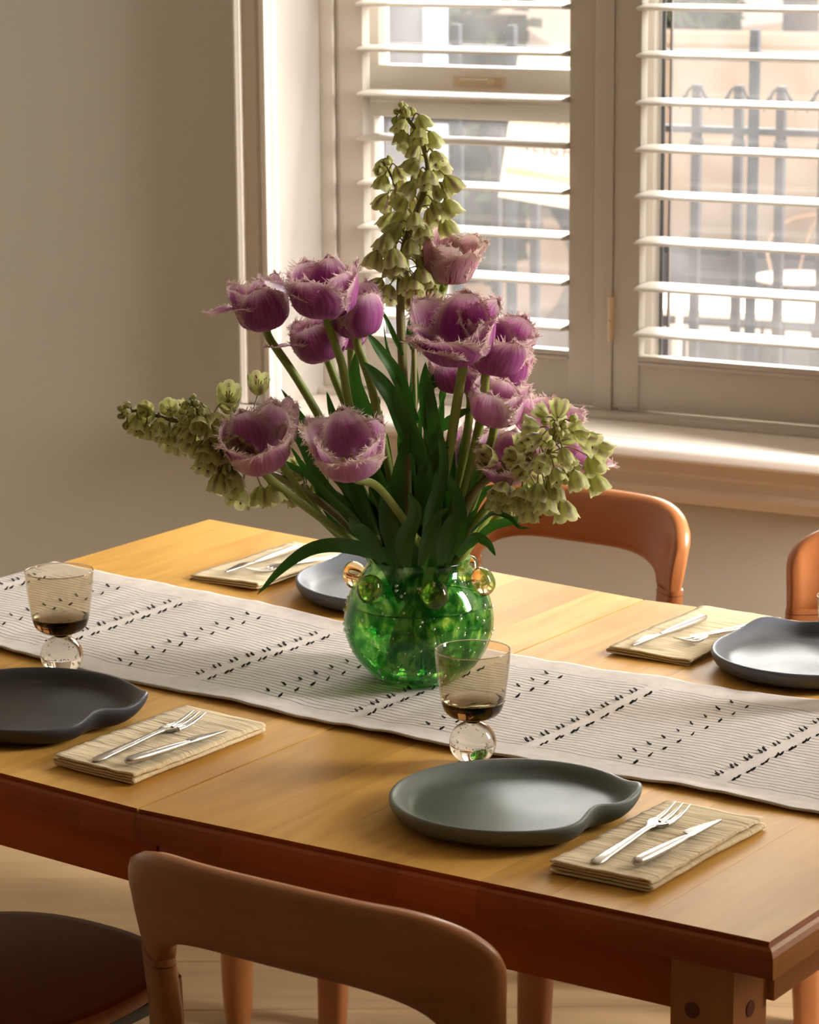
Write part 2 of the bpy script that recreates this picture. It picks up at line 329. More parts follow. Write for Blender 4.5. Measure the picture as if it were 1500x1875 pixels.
def pane_mat():
    m, nt, b, o = mat('hazy_pane'); L = nt.links.new; nt.nodes.remove(b)
    tr = nd(nt, 'ShaderNodeBsdfTransparent'); tr.inputs[0].default_value = (.97, .98, .97, 1)
    gs = nd(nt, 'ShaderNodeBsdfGlossy'); gs.inputs['Roughness'].default_value = .02
    df = nd(nt, 'ShaderNodeBsdfTranslucent'); df.inputs[0].default_value = (.9, .9, .92, 1)  # patchy translucent share puts a bright haze into the panes
    fr = nd(nt, 'ShaderNodeFresnel'); fr.inputs['IOR'].default_value = 1.45
    tc = nd(nt, 'ShaderNodeTexCoord'); n = nd(nt, 'ShaderNodeTexNoise'); n.inputs['Scale'].default_value = 9; n.inputs['Detail'].default_value = 8; L(tc.outputs['Object'], n.inputs['Vector'])
    rr = nd(nt, 'ShaderNodeMapRange'); rr.inputs['To Min'].default_value = .0; rr.inputs['To Max'].default_value = .06; L(n.outputs['Fac'], rr.inputs['Value'])
    a = nd(nt, 'ShaderNodeMixShader'); L(rr.outputs[0], a.inputs[0]); L(tr.outputs[0], a.inputs[1]); L(df.outputs[0], a.inputs[2])
    ms = nd(nt, 'ShaderNodeMixShader'); L(fr.outputs[0], ms.inputs[0]); L(a.outputs[0], ms.inputs[1]); L(gs.outputs[0], ms.inputs[2])
    L(ms.outputs[0], o.inputs['Surface']); return m
M['pane'] = pane_mat()
def petal_mat(name, deep, mid, pale, stripe=None, edge0=.5):
    m, nt, b, o = mat(name); L = nt.links.new
    uv = nd(nt, 'ShaderNodeUVMap'); sp = nd(nt, 'ShaderNodeSeparateXYZ'); L(uv.outputs[0], sp.inputs[0])
    def mth(op, a, b_=None, c=None):
        q = nd(nt, 'ShaderNodeMath', operation=op)
        for i, x in enumerate((a, b_, c)):
            if x is None: continue
            if isinstance(x, (int, float)): q.inputs[i].default_value = x
            else: L(x, q.inputs[i])
        return q.outputs[0]
    au = mth('ABSOLUTE', mth('MULTIPLY_ADD', sp.outputs['X'], 2.0, -1.0))
    mp = nd(nt, 'ShaderNodeMapping'); mp.inputs['Scale'].default_value = (26, 2.2, 1); L(uv.outputs[0], mp.inputs['Vector'])
    oi = nd(nt, 'ShaderNodeObjectInfo'); n = nd(nt, 'ShaderNodeTexNoise'); n.noise_dimensions = '4D'; n.inputs['Scale'].default_value = 1; n.inputs['Detail'].default_value = 4; L(mp.outputs[0], n.inputs['Vector']); L(mth('MULTIPLY', oi.outputs['Random'], 40.0), n.inputs['W'])
    def ramp(x, lo, hi):
        r = nd(nt, 'ShaderNodeMapRange'); r.interpolation_type = 'SMOOTHSTEP'; r.inputs['From Min'].default_value = lo; r.inputs['From Max'].default_value = hi; L(x, r.inputs['Value']); return r.outputs[0]
    eu = ramp(mth('MULTIPLY_ADD', n.outputs['Fac'], .35, mth('MULTIPLY', au, mth('MULTIPLY_ADD', sp.outputs['Y'], .45, .62))), edge0+.22, 1.15)
    ev = ramp(mth('MULTIPLY_ADD', n.outputs['Fac'], .3, sp.outputs['Y']), .85, 1.25)
    e = mth('MAXIMUM', eu, ev)
    c1 = nd(nt, 'ShaderNodeMix', data_type='RGBA'); c1.inputs[6].default_value = (*deep, 1); c1.inputs[7].default_value = (*mid, 1); L(ramp(n.outputs['Fac'], .22, .82), c1.inputs[0])
    last = c1.outputs[2]
    if stripe:
        c4 = nd(nt, 'ShaderNodeMix', data_type='RGBA'); L(last, c4.inputs[6]); c4.inputs[7].default_value = (*stripe, 1)
        L(ramp(n.outputs['Fac'], .56, .6), c4.inputs[0]); last = c4.outputs[2]
    c2 = nd(nt, 'ShaderNodeMix', data_type='RGBA'); L(last, c2.inputs[6]); c2.inputs[7].default_value = (*pale, 1); L(e, c2.inputs[0])
    c3 = nd(nt, 'ShaderNodeMix', data_type='RGBA'); c3.inputs[6].default_value = (.60, .55, .36, 1); L(c2.outputs[2], c3.inputs[7]); L(ramp(sp.outputs['Y'], .03, .16), c3.inputs[0])
    L(c3.outputs[2], b.inputs['Base Color']); b.inputs['Roughness'].default_value = .5; b.inputs['Specular IOR Level'].default_value = .3
    tl = nd(nt, 'ShaderNodeBsdfTranslucent'); L(c3.outputs[2], tl.inputs[0])
    ms = nd(nt, 'ShaderNodeMixShader'); ms.inputs[0].default_value = .38; L(b.outputs[0], ms.inputs[1]); L(tl.outputs[0], ms.inputs[2]); L(ms.outputs[0], o.inputs['Surface'])
    bp = nd(nt, 'ShaderNodeBump'); bp.inputs['Strength'].default_value = .3; bp.inputs['Distance'].default_value = .0008; L(n.outputs['Fac'], bp.inputs['Height']); L(bp.outputs[0], b.inputs['Normal'])
    return m
M['petal'] = petal_mat('mauve_petal', (.34, .060, .25), (.55, .17, .42), (.84, .66, .64))
M['petalp'] = petal_mat('pale_mauve_petal', (.50, .16, .39), (.66, .33, .53), (.86, .70, .66), edge0=.3)
M['petals'] = petal_mat('striped_petal', (.50, .22, .33), (.70, .50, .48), (.76, .62, .54), (.38, .02, .13))
def leaf_mat(name, a, b2, rough=.38, tl=.28):
    m, nt, b, o = mat(name); L = nt.links.new
    uv = nd(nt, 'ShaderNodeUVMap'); mp = nd(nt, 'ShaderNodeMapping'); mp.inputs['Scale'].default_value = (40, 1.5, 1); L(uv.outputs[0], mp.inputs['Vector'])
    n = nd(nt, 'ShaderNodeTexNoise'); n.inputs['Scale'].default_value = 1; n.inputs['Detail'].default_value = 3; L(mp.outputs[0], n.inputs['Vector'])
    c = nd(nt, 'ShaderNodeMix', data_type='RGBA'); c.inputs[6].default_value = (*a, 1); c.inputs[7].default_value = (*b2, 1); L(n.outputs['Fac'], c.inputs[0])
    L(c.outputs[2], b.inputs['Base Color']); b.inputs['Roughness'].default_value = rough; b.inputs['Specular IOR Level'].default_value = .35
    t = nd(nt, 'ShaderNodeBsdfTranslucent'); c2 = nd(nt, 'ShaderNodeMix', data_type='RGBA'); c2.blend_type = 'MULTIPLY'; c2.inputs[0].default_value = 0; L(c.outputs[2], c2.inputs[6]); L(c2.outputs[2], t.inputs[0])
    ms = nd(nt, 'ShaderNodeMixShader'); ms.inputs[0].default_value = tl; L(b.outputs[0], ms.inputs[1]); L(t.outputs[0], ms.inputs[2]); L(ms.outputs[0], o.inputs['Surface'])
    bp = nd(nt, 'ShaderNodeBump'); bp.inputs['Strength'].default_value = .25; bp.inputs['Distance'].default_value = .0006; L(n.outputs['Fac'], bp.inputs['Height']); L(bp.outputs[0], b.inputs['Normal'])
    return m
M['leaf'] = leaf_mat('tulip_leaf', (.024, .088, .009), (.046, .145, .016))
M['stem'] = leaf_mat('tulip_stem', (.20, .27, .045), (.28, .33, .07), .45, .1)
M['fstem'] = leaf_mat('bell_stem', (.17, .17, .04), (.23, .19, .07), .5, .05)
def bell_mat():
    m, nt, b, o = mat('bell_petal'); L = nt.links.new
    uv = nd(nt, 'ShaderNodeUVMap'); sp = nd(nt, 'ShaderNodeSeparateXYZ'); L(uv.outputs[0], sp.inputs[0])
    k = nd(nt, 'ShaderNodeMath', operation='MULTIPLY'); L(sp.outputs['X'], k.inputs[0]); k.inputs[1].default_value = 2*math.pi*6
    cs = nd(nt, 'ShaderNodeMath', operation='COSINE'); L(k.outputs[0], cs.inputs[0])
    tc = nd(nt, 'ShaderNodeTexCoord'); n = nd(nt, 'ShaderNodeTexNoise'); n.inputs['Scale'].default_value = 160; n.inputs['Detail'].default_value = 3; L(tc.outputs['Object'], n.inputs['Vector'])
    oi = nd(nt, 'ShaderNodeObjectInfo')
    a = nd(nt, 'ShaderNodeMath', operation='MULTIPLY_ADD'); L(n.outputs['Fac'], a.inputs[0]); a.inputs[1].default_value = 1.6; L(cs.outputs[0], a.inputs[2])
    r = nd(nt, 'ShaderNodeMapRange'); r.inputs['From Min'].default_value = .45; r.inputs['From Max'].default_value = 1.75; L(a.outputs[0], r.inputs['Value'])
    rd = nd(nt, 'ShaderNodeMath', operation='MULTIPLY'); L(r.outputs[0], rd.inputs[0])
    rr = nd(nt, 'ShaderNodeMapRange'); rr.inputs['To Min'].default_value = .45; rr.inputs['To Max'].default_value = 1.0; L(oi.outputs['Random'], rr.inputs['Value']); L(rr.outputs[0], rd.inputs[1])
    c = nd(nt, 'ShaderNodeMix', data_type='RGBA'); c.inputs[6].default_value = (.55, .60, .20, 1); c.inputs[7].default_value = (.25, .125, .105, 1); L(rd.outputs[0], c.inputs[0])
    vr = nd(nt, 'ShaderNodeMapRange'); vr.inputs['From Min'].default_value = .55; vr.inputs['From Max'].default_value = 1.0; vr.inputs['To Max'].default_value = .6; L(sp.outputs['Y'], vr.inputs['Value'])
    c2 = nd(nt, 'ShaderNodeMix', data_type='RGBA'); L(c.outputs[2], c2.inputs[6]); c2.inputs[7].default_value = (.76, .74, .42, 1); L(vr.outputs[0], c2.inputs[0])
    L(c2.outputs[2], b.inputs['Base Color']); b.inputs['Roughness'].default_value = .5
    tl = nd(nt, 'ShaderNodeBsdfTranslucent'); L(c2.outputs[2], tl.inputs[0])
    ms = nd(nt, 'ShaderNodeMixShader'); ms.inputs[0].default_value = .50; L(b.outputs[0], ms.inputs[1]); L(tl.outputs[0], ms.inputs[2]); L(ms.outputs[0], o.inputs['Surface'])
    return m
M['bell'] = bell_mat()
M['spot'] = plain('dark_spot', (.03, .012, .008), .6)
M['anther'] = plain('anther', (.62, .50, .22), .7)
# ------------------------------------------------------------------ room shell
UL, UR, VB, ZC = -2.1, 2.66, -6.4, 2.75
VW = -.155                       # room face of the window wall
WM = Matrix(((WA.x, WN.x, 0, WO.x), (WA.y, WN.y, 0, WO.y), (0, 0, 1, 0), (0, 0, 0, 1)))
u0w, u1w, z0w, z1w = -.631, .522, .76, 2.35
def wall_with_holes(ua, ub, za, zb, holes, v0, v1):
    m = MB(); us = sorted({ua, ub, *[h[0] for h in holes], *[h[1] for h in holes]}); zs = sorted({za, zb, *[h[2] for h in holes], *[h[3] for h in holes]})
    for i in range(len(us)-1):
        for j in range(len(zs)-1):
            cu, cz = (us[i]+us[i+1])/2, (zs[j]+zs[j+1])/2
            if any(h[0] < cu < h[1] and h[2] < cz < h[3] for h in holes): continue
            m.box(us[i], us[i+1], v0, v1, zs[j], zs[j+1])
    return m
wb = wall_with_holes(UL, UR, 0, ZC, [(u0w, u1w, z0w, z1w)], VW, .17).mesh('wall_back', M['wall'], False)
struct('wall_back', wb, mat=WM)
def slab(name, a, b_, m=M['wall']):
    q = MB(); q.box(*a); return struct(name, q.mesh(name, m, False), mat=b_)
slab('wall_left', (UL-.12, UL, VB, .17, 0, ZC), WM)
slab('wall_right', (UR, UR+.12, VB, .17, 0, ZC), WM)
slab('wall_front', (UL-.12, UR+.12, VB-.12, VB, 0, ZC), WM)
slab('ceiling', (UL-.12, UR+.12, VB-.12, .17, ZC, ZC+.12), WM, M['ceil'])
# floor: plank joints run square to the view in the photo
fl = slab('floor', (UL-.3, UR+.3, VB-.2, .16, -.06, -.012), WM, plain('subfloor', (.12, .08, .05), .9))
pw = .2045; FA = math.radians(.35)
FM = Matrix.Rotation(FA, 4, 'Z')
corners = [Wf(UL, VB), Wf(UR, VB), Wf(UR, .0), Wf(UL, .0)]
def inside(x, y):
    d = Vector((x, y, 0)) - WO; u = d.dot(WA); v = d.dot(WN); return UL-.35 < u < UR+.35 and VB-.3 < v < VW+.35
pcache = {}
row = 0; y = 4.543 - pw*30
while y < 7.2:
    xs = [-4.5 + (row*0.83 % 1.7)]
    while xs[-1] < 5.2: xs.append(xs[-1] + 1.75)
    for i in range(len(xs)-1):
        x0, x1 = xs[i], xs[i+1]

        if not inside((x0+x1)/2, y+pw/2): continue
        key = 'p'
        if key not in pcache:
            q = MB(); q.box(0, 1.7475, 0, pw-.0022, -.014, 0); pcache[key] = q.mesh('plank', M['floor'], True, bevel=.0012, seg=1, sharp=20)
        link('plank', pcache[key], fl, mat=WM.inverted() @ FM @ Matrix.Translation((x0, y, 0)))
    row += 1; y += pw

q = MB()
for a_ in ((-.80, -.74, .90, 2.62), (-.20, -.157, .90, 2.62), (-.74, -.20, .90, .96), (-.74, -.20, 2.56, 2.62)): q.box(UR-.035, UR, *a_)
struct('window_2', q.mesh('window_2', M['trim'], True, bevel=.003), mat=WM)
q = MB(); q.box(UL, UR, VW-.016, VW, 0, .13); q.box(UL, UR, VW-.01, VW, .13, .145)
struct('baseboard_back', q.mesh('baseboard_back', M['trim'], True, bevel=.003), mat=WM)
# casing around the window (left side in view): stepped moulding
def casing(name, path_u0, sgn, z0, z1):
    # profile across width: (du from the opening edge, thickness)
    prof = [(0, 0), (0, .030), (.006, .034), (.012, .030), (.013, .022), (.024, .021), (.0245, .014), (.030, .013), (.034, .019), (.056, .023), (.060, .030), (.068, .032), (.074, .028), (.076, 0)]
    m = MB(); n = len(prof)
    vs = [Vector((path_u0 + sgn*p[0], VW - p[1], z)) for z in (z0, z1) for p in prof]
    m.add(vs, [(i, i+1, n+i+1, n+i) for i in range(n-1)])
    return struct(name, m.mesh(name, M['trim'], True, sharp=30), mat=WM)
casing('trim_1', u0w, -1, .776, 2.43); casing('trim_2', u1w, 1, .776, 2.43)
q = MB(); q.box(u0w-.076, u1w+.076, VW-.03, VW, z1w, z1w+.08); struct('trim_3', q.mesh('trim_3', M['trim'], True, bevel=.004), mat=WM)
# reveal lining and window sill (stool) with apron moulding
q = MB(); q.box(u0w-.02, u0w, VW-.03, .15, .77, z1w); q.box(u1w, u1w+.02, VW-.03, .15, .77, z1w); q.box(u0w, u1w, VW, .15, z1w-.02, z1w)
struct('trim_4', q.mesh('trim_4', M['trim'], True, bevel=.002), mat=WM)
q = MB(); q.box(u0w-.1, u1w+.1, -.222, VW+.001, .749, .7735); q.box(u0w-.0, u1w+.0, VW, .10, .749, .7735)
struct('trim_5', q.mesh('trim_5', plain('sill_lit_paint', (.93, .86, .79), .35), True, weld=.0001, bevel=.008, seg=3), mat=WM)  # trim paint lightened on the sill to stand for light falling there
m = MB(); prof = [(.0, .749), (-.030, .749), (-.030, .724), (-.022, .716), (-.022, .700), (-.026, .697), (-.026, .690), (-.016, .684), (-.008, .668), (0, .667)]
vs = [Vector((u, VW+p[0], p[1])) for u in (u0w-.06, u1w+.06) for p in prof]; n = len(prof)
m.add(vs, [(i, n+i, n+i+1, i+1) for i in range(n-1)] + [tuple(range(n)), tuple(range(2*n-1, n-1, -1))])
struct('trim_6', m.mesh('trim_6', M['trim'], True, sharp=25), mat=WM)
# shutter frame: bottom and side strips, post
q = MB()
q.box(u0w, -.6035, -.006, .03, .7735, 2.33); q.box(-.6035, -.5955, .004, .03, .7735, 2.33)
q.box(-.0775, -.0425, -.004, .03, .7735, 2.33); q.box(u1w-.03, u1w, -.006, .03, .7735, 2.33)
q.box(u0w, u1w, -.03, .012, .7735, .7855)
struct('trim_7', q.mesh('trim_7', M['shut'], True, bevel=.0018), mat=WM)
# ------------------------------------------------------------------ window sashes behind the shutters
q = MB()
gv0, gv1 = .09, .13
def sash(q, ua, ub):
    q.box(ua, ub, gv0, gv1, z0w, .875)               # bottom rail
    q.box(ua, ua+.034, gv0, gv1, .875, 2.3); q.box(ub-.045, ub, gv0, gv1, .875, 2.3)
sash(q, -.631, -.035); sash(q, -.035, u1w)
wf = MB(); wf.box(-.631, -.590, .075, .15, z0w, z1w); wf.box(-.09, .000, .075, .125, z0w, z1w); wf.box(u1w-.06, u1w, .075, .15, z0w, z1w); wf.box(-.631, u1w, .075, .15, z0w, .862); wf.box(-.631, u1w, .075, .15, z1w-.08, z1w)
win = struct('window_1', wf.mesh('window_1', M['sash'], True, bevel=.003), mat=WM)
q = MB(); q.box(-.592, -.09, .090, .135, 1.308, 1.376); q.box(-.592, -.09, .080, .12, 1.282, 1.310); q.box(-.592, -.562, .092, .135, 1.376, 2.27); q.box(-.592, -.568, .085, .12, .862, 1.284); q.box(-.105, -.09, .085, .135, .862, 2.27)
link('sash', q.mesh('sash', M['sash'], True, bevel=.002), win)
q = MB(); q.box(.001, .007, .104, .110, .862, 2.27); q.box(.013, .018, .112, .117, .862, 2.27)
tag(link('sash_track', q.mesh('sash_track', plain('track_grey', (.13, .14, .15), .5), True, bevel=.001), win), 'grey metal sash track')
for (a, b_, z0, z1, v) in ((-.570, -.10, .862, 1.29, .102), (-.566, -.10, 1.37, 2.27, .118), (.018, u1w-.06, .862, 2.27, .108)):
    q = MB(); q.box(a, b_, v, v+.003, z0, z1); link('pane', q.mesh('pane', M['pane'], False), win)
# vertical glazing bars behind the glass
# sash lift handle
q = MB(); hu0, hu1, hz = -.402, -.302, 1.349
q.box(hu0, hu1, .082, .0905, hz-.010, hz+.010)
q.tube([(hu0+.018, .083, hz+.002), (hu0+.024, .069, hz+.003), ((hu0+hu1)/2, .065, hz+.003), (hu1-.024, .069, hz+.003), (hu1-.018, .083, hz+.002)], .0055, 8)
for uu in (hu0+.009, hu1-.009): q.tube([(uu, .083, hz), (uu, .0800, hz)], .0045, 12)
tag(link('sash_handle', q.mesh('sash_handle', M['cream'], True, bevel=.0008), win), 'cream painted sash lift handle')
# ------------------------------------------------------------------ shutters
LZ = [.928 + .0805*k for k in range(-0, 18)]
def louver_mesh(w):
    m = MB(); n = 14; prof = []
    for k in range(n):
        a = 2*math.pi*k/n; prof.append((math.cos(a)*.0445, math.sin(a)*.0055*(1 if abs(math.cos(a)) < .95 else .8)))
    vs = []
    for u in (0, w):
        for p in prof: vs.append(Vector((u, p[0], p[1])))
    m.add(vs, [(i, (i+1) % n, n+(i+1) % n, n+i) for i in range(n)] + [tuple(range(n))[::-1], tuple(range(n, 2*n))])
    return m.mesh('louver', M['shut'], True, sharp=60)
def shutter(ua, ub, label, hinge):
    t = thing('window_shutter', label, 'shutter', Wf(ua, 0, .79), YW, 'louvered shutter panels')
    w = ub-ua; st = .050; Z = .792
    for x0 in (0, w-st):
        q = MB(); q.box(x0, x0+st, 0, .028, 0, 1.53); link('stile', q.mesh('stile', M['shut'], True, bevel=.0022), t)
    q = MB(); q.box(st-.0005, w-st+.0005, .003, .025, 0, .088); q.box(st-.0005, w-st+.0005, -.002, .027, .080, .086); q.box(st-.0005, w-st+.0005, .0, .027, .0865, .096)
    link('bottom_rail', q.mesh('bottom_rail', M['shut'], True, bevel=.0012), t)
    q = MB(); q.box(st, w-st, .003, .025, 1.44, 1.53); link('top_rail', q.mesh('top_rail', M['shut'], True, bevel=.0012), t)
    lm = louver_mesh(w-2*st-.004)
    for z in LZ:
        if z-.79 < 1.42:
            link('louver', lm, t, mat=Matrix.Translation((st+.002, .014, z-.79)) @ Matrix.Rotation(math.radians(1.5), 4, 'X'))
    if hinge is not None:
        for hz in (.12, 1.2):
            q = MB(); q.tube([(hinge, -.005, hz), (hinge, -.005, hz+.036)], .0045, 10); q.tube([(hinge, -.005, hz+.038), (hinge, -.005, hz+.078)], .0045, 10); q.box(hinge-.006, hinge+.006, -.002, .001, hz, hz+.078)
            tag(link('hinge', q.mesh('hinge', M['cream'], True), t), 'cream painted hinge')
    return t
shutter(-.594, -.0785, 'white louvered shutter behind the tall green flower spike', None)
shutter(-.0415, .4865, 'white louvered shutter cut by the right edge, above the chair', -.003)
# ------------------------------------------------------------------ outside
GZ = -.35
og = MB(); og.box(-14, 22, .4, 40, GZ-.2, GZ)
M['pave'] = plain('sunlit_paving', (.40, .33, .275), .9, bump=.2, bscale=20, vary=.06)
M['asph'] = plain('asphalt', (.16, .15, .15), .9, bump=.4, bscale=60, vary=.3)
tag(link('pavement', og.mesh('pavement', M['pave'], False), mat=WM), kind='structure')
q = MB(); q.box(-14, 22, 11, 18, GZ, GZ+.012); tag(link('street', q.mesh('street', plain('pale_street', (.33, .275, .23), .9, vary=.06, bscale=3), False), mat=WM), kind='structure')
# the photographed dark yard patches
q = MB(); q.grid(lambda a, b_: Vector((-3.5+.95*a-3.6*b_+.25*math.sin(b_*5), 6.3+8.5*b_, GZ+.012)), 6, 10)
tag(link('path', q.mesh('path', M['asph'], False), mat=WM), kind='structure')
def cylz(m, u, v, r, z0, z1, n=10, mi=0): m.tube([(u, v, z0), (u, v, z1)], r, n, mi=mi)
rail = thing('railing', 'iron railing of upright bars with leaf scrolls outside the window', 'railing', Wf(0, 2.1, GZ), YW)
q = MB(); q.box(-2.2, 2.6, -.02, .02, 1.44, 1.457); q.box(-2.2, 2.6, -.02, .02, .1, .13)
link('rail', q.mesh('rail', M['iron'], True, bevel=.003), rail)
q = MB(); q.box(-2.2, 2.6, -.02, .02, 1.62, 1.645); link('rail', q.mesh('rail', M['iron'], True, bevel=.003), rail)
bm_ = MB(); bm_.box(-.011, .011, -.011, .011, 0, 1.56); bm_.box(-.014, .014, -.014, .014, 1.40, 1.425)
bme = bm_.mesh('bar', M['iron'], True, bevel=.002)
pm_ = MB(); pm_.box(-.011, .011, -.011, .011, 0, 1.7); pme = pm_.mesh('post', M['irond'], True, bevel=.002)
sc_ = MB()
for sg in (-1, 1):
    sc_.tube(cr([(0, 0, .055), (sg*.015, 0, .05), (sg*.026, 0, .032), (sg*.036, 0, .018), (sg*.042, 0, -.002)], 3), [.0015, .002, .003, .0035, .0035, .004, .005, .005, .004, .003, .002, .002, .001][:13], 6)
scm = sc_.mesh('scroll', M['iron'], True)
for k in range(-18, 12):
    u = .128 + k*.1125
    b1 = link('bar', bme, rail, (u, 0, 0))
    if -1.7 < u < .4: link('scroll', scm, b1, (0, -.012, 1.50))
for u in (-1.425, -1.265, -.600, -.04): link('post', pme, rail, (u, -.05, 0))
# leaning neighbourhood notice
sg = thing('notice_board', 'white notice board with hand printed capitals and a yellow stripe, outside', 'sign', Wf(-1.175, 1.80, .14), YW-.04)
q = MB(); q.box(0, .27, -.006, 0, .80, 1.16, fn=lambda p: Vector((p.x + (p.z-.8)*.16*(1 if p.x < .1 else 1), p.y, p.z - p.x*.10)))
link('panel', q.mesh('panel', plain('notice_white', (.60, .53, .46), .6), True), sg)
q = MB(); q.box(.012, .262, -.008, -.0062, .862, .876, fn=lambda p: Vector((p.x + (p.z-.8)*.16, p.y, p.z - p.x*.10)))
tag(link('stripe', q.mesh('stripe', plain('notice_yellow', (.72, .55, .22), .6), False), sg), 'yellow stripe')
M['ink'] = plain('ink_grey', (.13, .10, .10), .8)
for txt, x, z, sz in (('RESPECT', .070, 1.000, .036), ('NEIGHBORS', .040, .925, .036)):
    cu = bpy.data.curves.new('lettering', 'FONT'); cu.body = txt; cu.size = sz; cu.extrude = .0005; cu.space_character = 1.55
    o = bpy.data.objects.new('lettering_curve', cu); C.objects.link(o)
    dg = bpy.context.evaluated_depsgraph_get(); me = bpy.data.meshes.new_from_object(o.evaluated_get(dg)); bpy.data.objects.remove(o)
    me.materials.clear(); me.materials.append(M['ink'])
    link('lettering', me, sg, mat=Matrix.Translation((x+(z-.8)*.16, -.009, z-x*.1)) @ Matrix.Rotation(.1, 4, 'Y') @ Matrix.Rotation(math.pi/2, 4, 'X'))
# garden table + chair outside on the right
M['slat'] = plain('white_slats', (.85, .78, .7), .5)
gt = thing('garden_table', 'low white slatted garden table standing outside at the right', 'garden table', Wf(-1.15, 4.0, GZ), YW+.1)
q = MB(); q.box(-.6, .6, -.02, .30, .69, .71)
for i in range(4):
    q = MB(); q.box(-.62, .62, 0, .07, .70, .722); link('slat', q.mesh('slat', M['slat'], True, bevel=.003), gt, (0, -.17+i*.10, 0))
for i, (x, y_) in enumerate(((-.5, -.14), (.5, -.14), (-.5, .14), (.5, .14))):
    q = MB(); q.tube([(x, y_, .7), (x*1.04, y_, 0)], .012, 8); link('leg', q.mesh('leg', M['slat'], True), gt)
gb = thing('garden_bench', 'white slatted garden bench outside, lower and farther than the garden table', 'garden bench', Wf(-1.62, 5.0, GZ), YW+.05)
for i in range(3):
    q = MB(); q.box(-.5, .55, 0, .055, .44, .458); link('slat', q.mesh('slat', M['slat'], True, bevel=.003), gb, (0, -.1+i*.085, 0))
for x in (-.42, .45):
    q = MB(); q.tube([(x, -.06, .44), (x, -.06, 0)], .012, 8); q.tube([(x, .1, .44), (x, .1, 0)], .012, 8); link('leg', q.mesh('leg', M['slat'], True), gb)
gc = thing('garden_chair', 'bent wire garden chair behind the railing at the right', 'garden chair', Wf(-1.50, 4.75, GZ), YW)
q = MB(); q.lathe([(0, .70), (.15, .70), (.155, .708), (.15, .716), (0, .716)], 24); link('seat', q.mesh('seat', M['slat'], True), gc)
q = MB()
q.tube(cr([(-.14, .1, .71), (-.17, .14, .80), (-.11, .16, .88), (0, .17, .91), (.11, .16, .88), (.17, .14, .80), (.14, .1, .71)], 5), .006, 6)
q.tube(cr([(-.05, .14, .71), (-.03, .16, .82), (0, .17, .9)], 4), .004, 6); q.tube(cr([(.05, .14, .71), (.03, .16, .82), (0, .17, .9)], 4), .004, 6)
link('backrest', q.mesh('backrest', plain('rusty_wire', (.4, .27, .2), .6), True), gc)
for a in (.8, 2.3, 3.9, 5.5):
    q = MB(); q.tube([(math.cos(a)*.12, math.sin(a)*.12, .70), (math.cos(a)*.16, math.sin(a)*.16, 0)], .007, 6); link('leg', q.mesh('leg', M['iron'], True), gc)
# street tree, hedge, parked car, dark gate pillar
tr = thing('street_tree', 'grey tree trunk at the kerb seen through the top right of the window', 'tree', Wf(-3.15, 9.0, GZ), 0)
q = MB(); q.tube([(0, 0, 0), (.02, 0, 1.2), (0, .03, 3.2)], [.13, .09, .08], 14); link('trunk', q.mesh('trunk', plain('bark', (.17, .15, .15), .95, bump=.8, bscale=14, vary=.3), True), tr)
q = MB(); rnd = random.Random(5)
for k in range(260):
    a = rnd.uniform(0, 6.28); r = 1.4*math.sqrt(rnd.random()); z = 3.2+rnd.random()*1.4; c = Vector((math.cos(a)*r, math.sin(a)*r, z)); d = Vector((rnd.uniform(-1, 1), rnd.uniform(-1, 1), rnd.uniform(-1, 1))).normalized()*.14; e = d.orthogonal().normalized()*.07
    q.add([c-d, c+e, c+d, c-e], [(0, 1, 2, 3)])
tag(link('foliage', q.mesh('foliage', plain('foliage_green', (.12, .17, .09), .7), False), tr), kind='stuff')
def hedge(u, v, w, d, h, label, seed, zl=.02):
    t = thing('clipped_shrub', label, 'shrub', Wf(u, v, GZ), YW, None); q = MB(); rn = random.Random(seed)
    for k in range(700):
        c = Vector((rn.uniform(-w, w), rn.uniform(-d, d), rn.uniform(zl, h))); dd = Vector((rn.uniform(-1, 1), rn.uniform(-1, 1), rn.uniform(-1, 1))).normalized()*.07; e = dd.orthogonal().normalized()*.04
        q.add([c-dd, c+e, c+dd, c-e], [(0, 1, 2, 3)])
    q2 = MB(); q2.box(-w*.85, w*.85, -d*.85, d*.85, max(0, zl+.05), h*.92)
    if zl > .1: q2.tube([(0, 0, 0), (0, 0, zl+.1)], .03, 8)
    tag(link('foliage', q.mesh('foliage', plain('shrub_leaf', (.15, .20, .13), .7), False), t), kind='stuff'); link('branches', q2.mesh('branches', plain('shrub_dark', (.05, .06, .04), .9), False), t)
hedge(-3.62, 8.6, .24, .3, 1.7, 'grey green clipped shrub on a stem, showing above the pale garden wall', 3, 1.2)
hedge(-5.2, 9.0, .5, .3, 1.5, 'dark shrub outside at the top of the left window, beyond the pillar', 4)
gw = thing('garden_wall', 'pale rendered garden wall behind the railing in the right window', 'wall', Wf(-.9, 6.6, GZ), YW)
q = MB(); q.box(-2.0, 2.4, -.08, .08, 0, 1.40); link('render', q.mesh('render', plain('cream_render', (.66, .56, .47), .9, bump=.2, bscale=30), True, bevel=.01), gw)
q = MB(); q.box(-2.04, 2.44, -.12, .12, 1.40, 1.45); link('coping', q.mesh('coping', plain('stone_coping', (.74, .65, .56), .8), True, bevel=.01), gw)
pb = thing('filler_box', 'long dark grey planter box at the foot of the garden wall', 'filler', Wf(-.9, 6.1, GZ), YW)  # added dark box giving the dark band along the wall's foot
q = MB(); q.box(-1.9, 1.6, -.18, -.14, 0, .60); q.box(-1.9, 1.6, .14, .18, 0, .60); q.box(-1.9, -1.86, -.14, .14, 0, .60); q.box(1.56, 1.6, -.14, .14, 0, .60); link('box', q.mesh('box', plain('dark_grey_box', (.13, .14, .17), .7, vary=.2, bscale=10), True), pb)
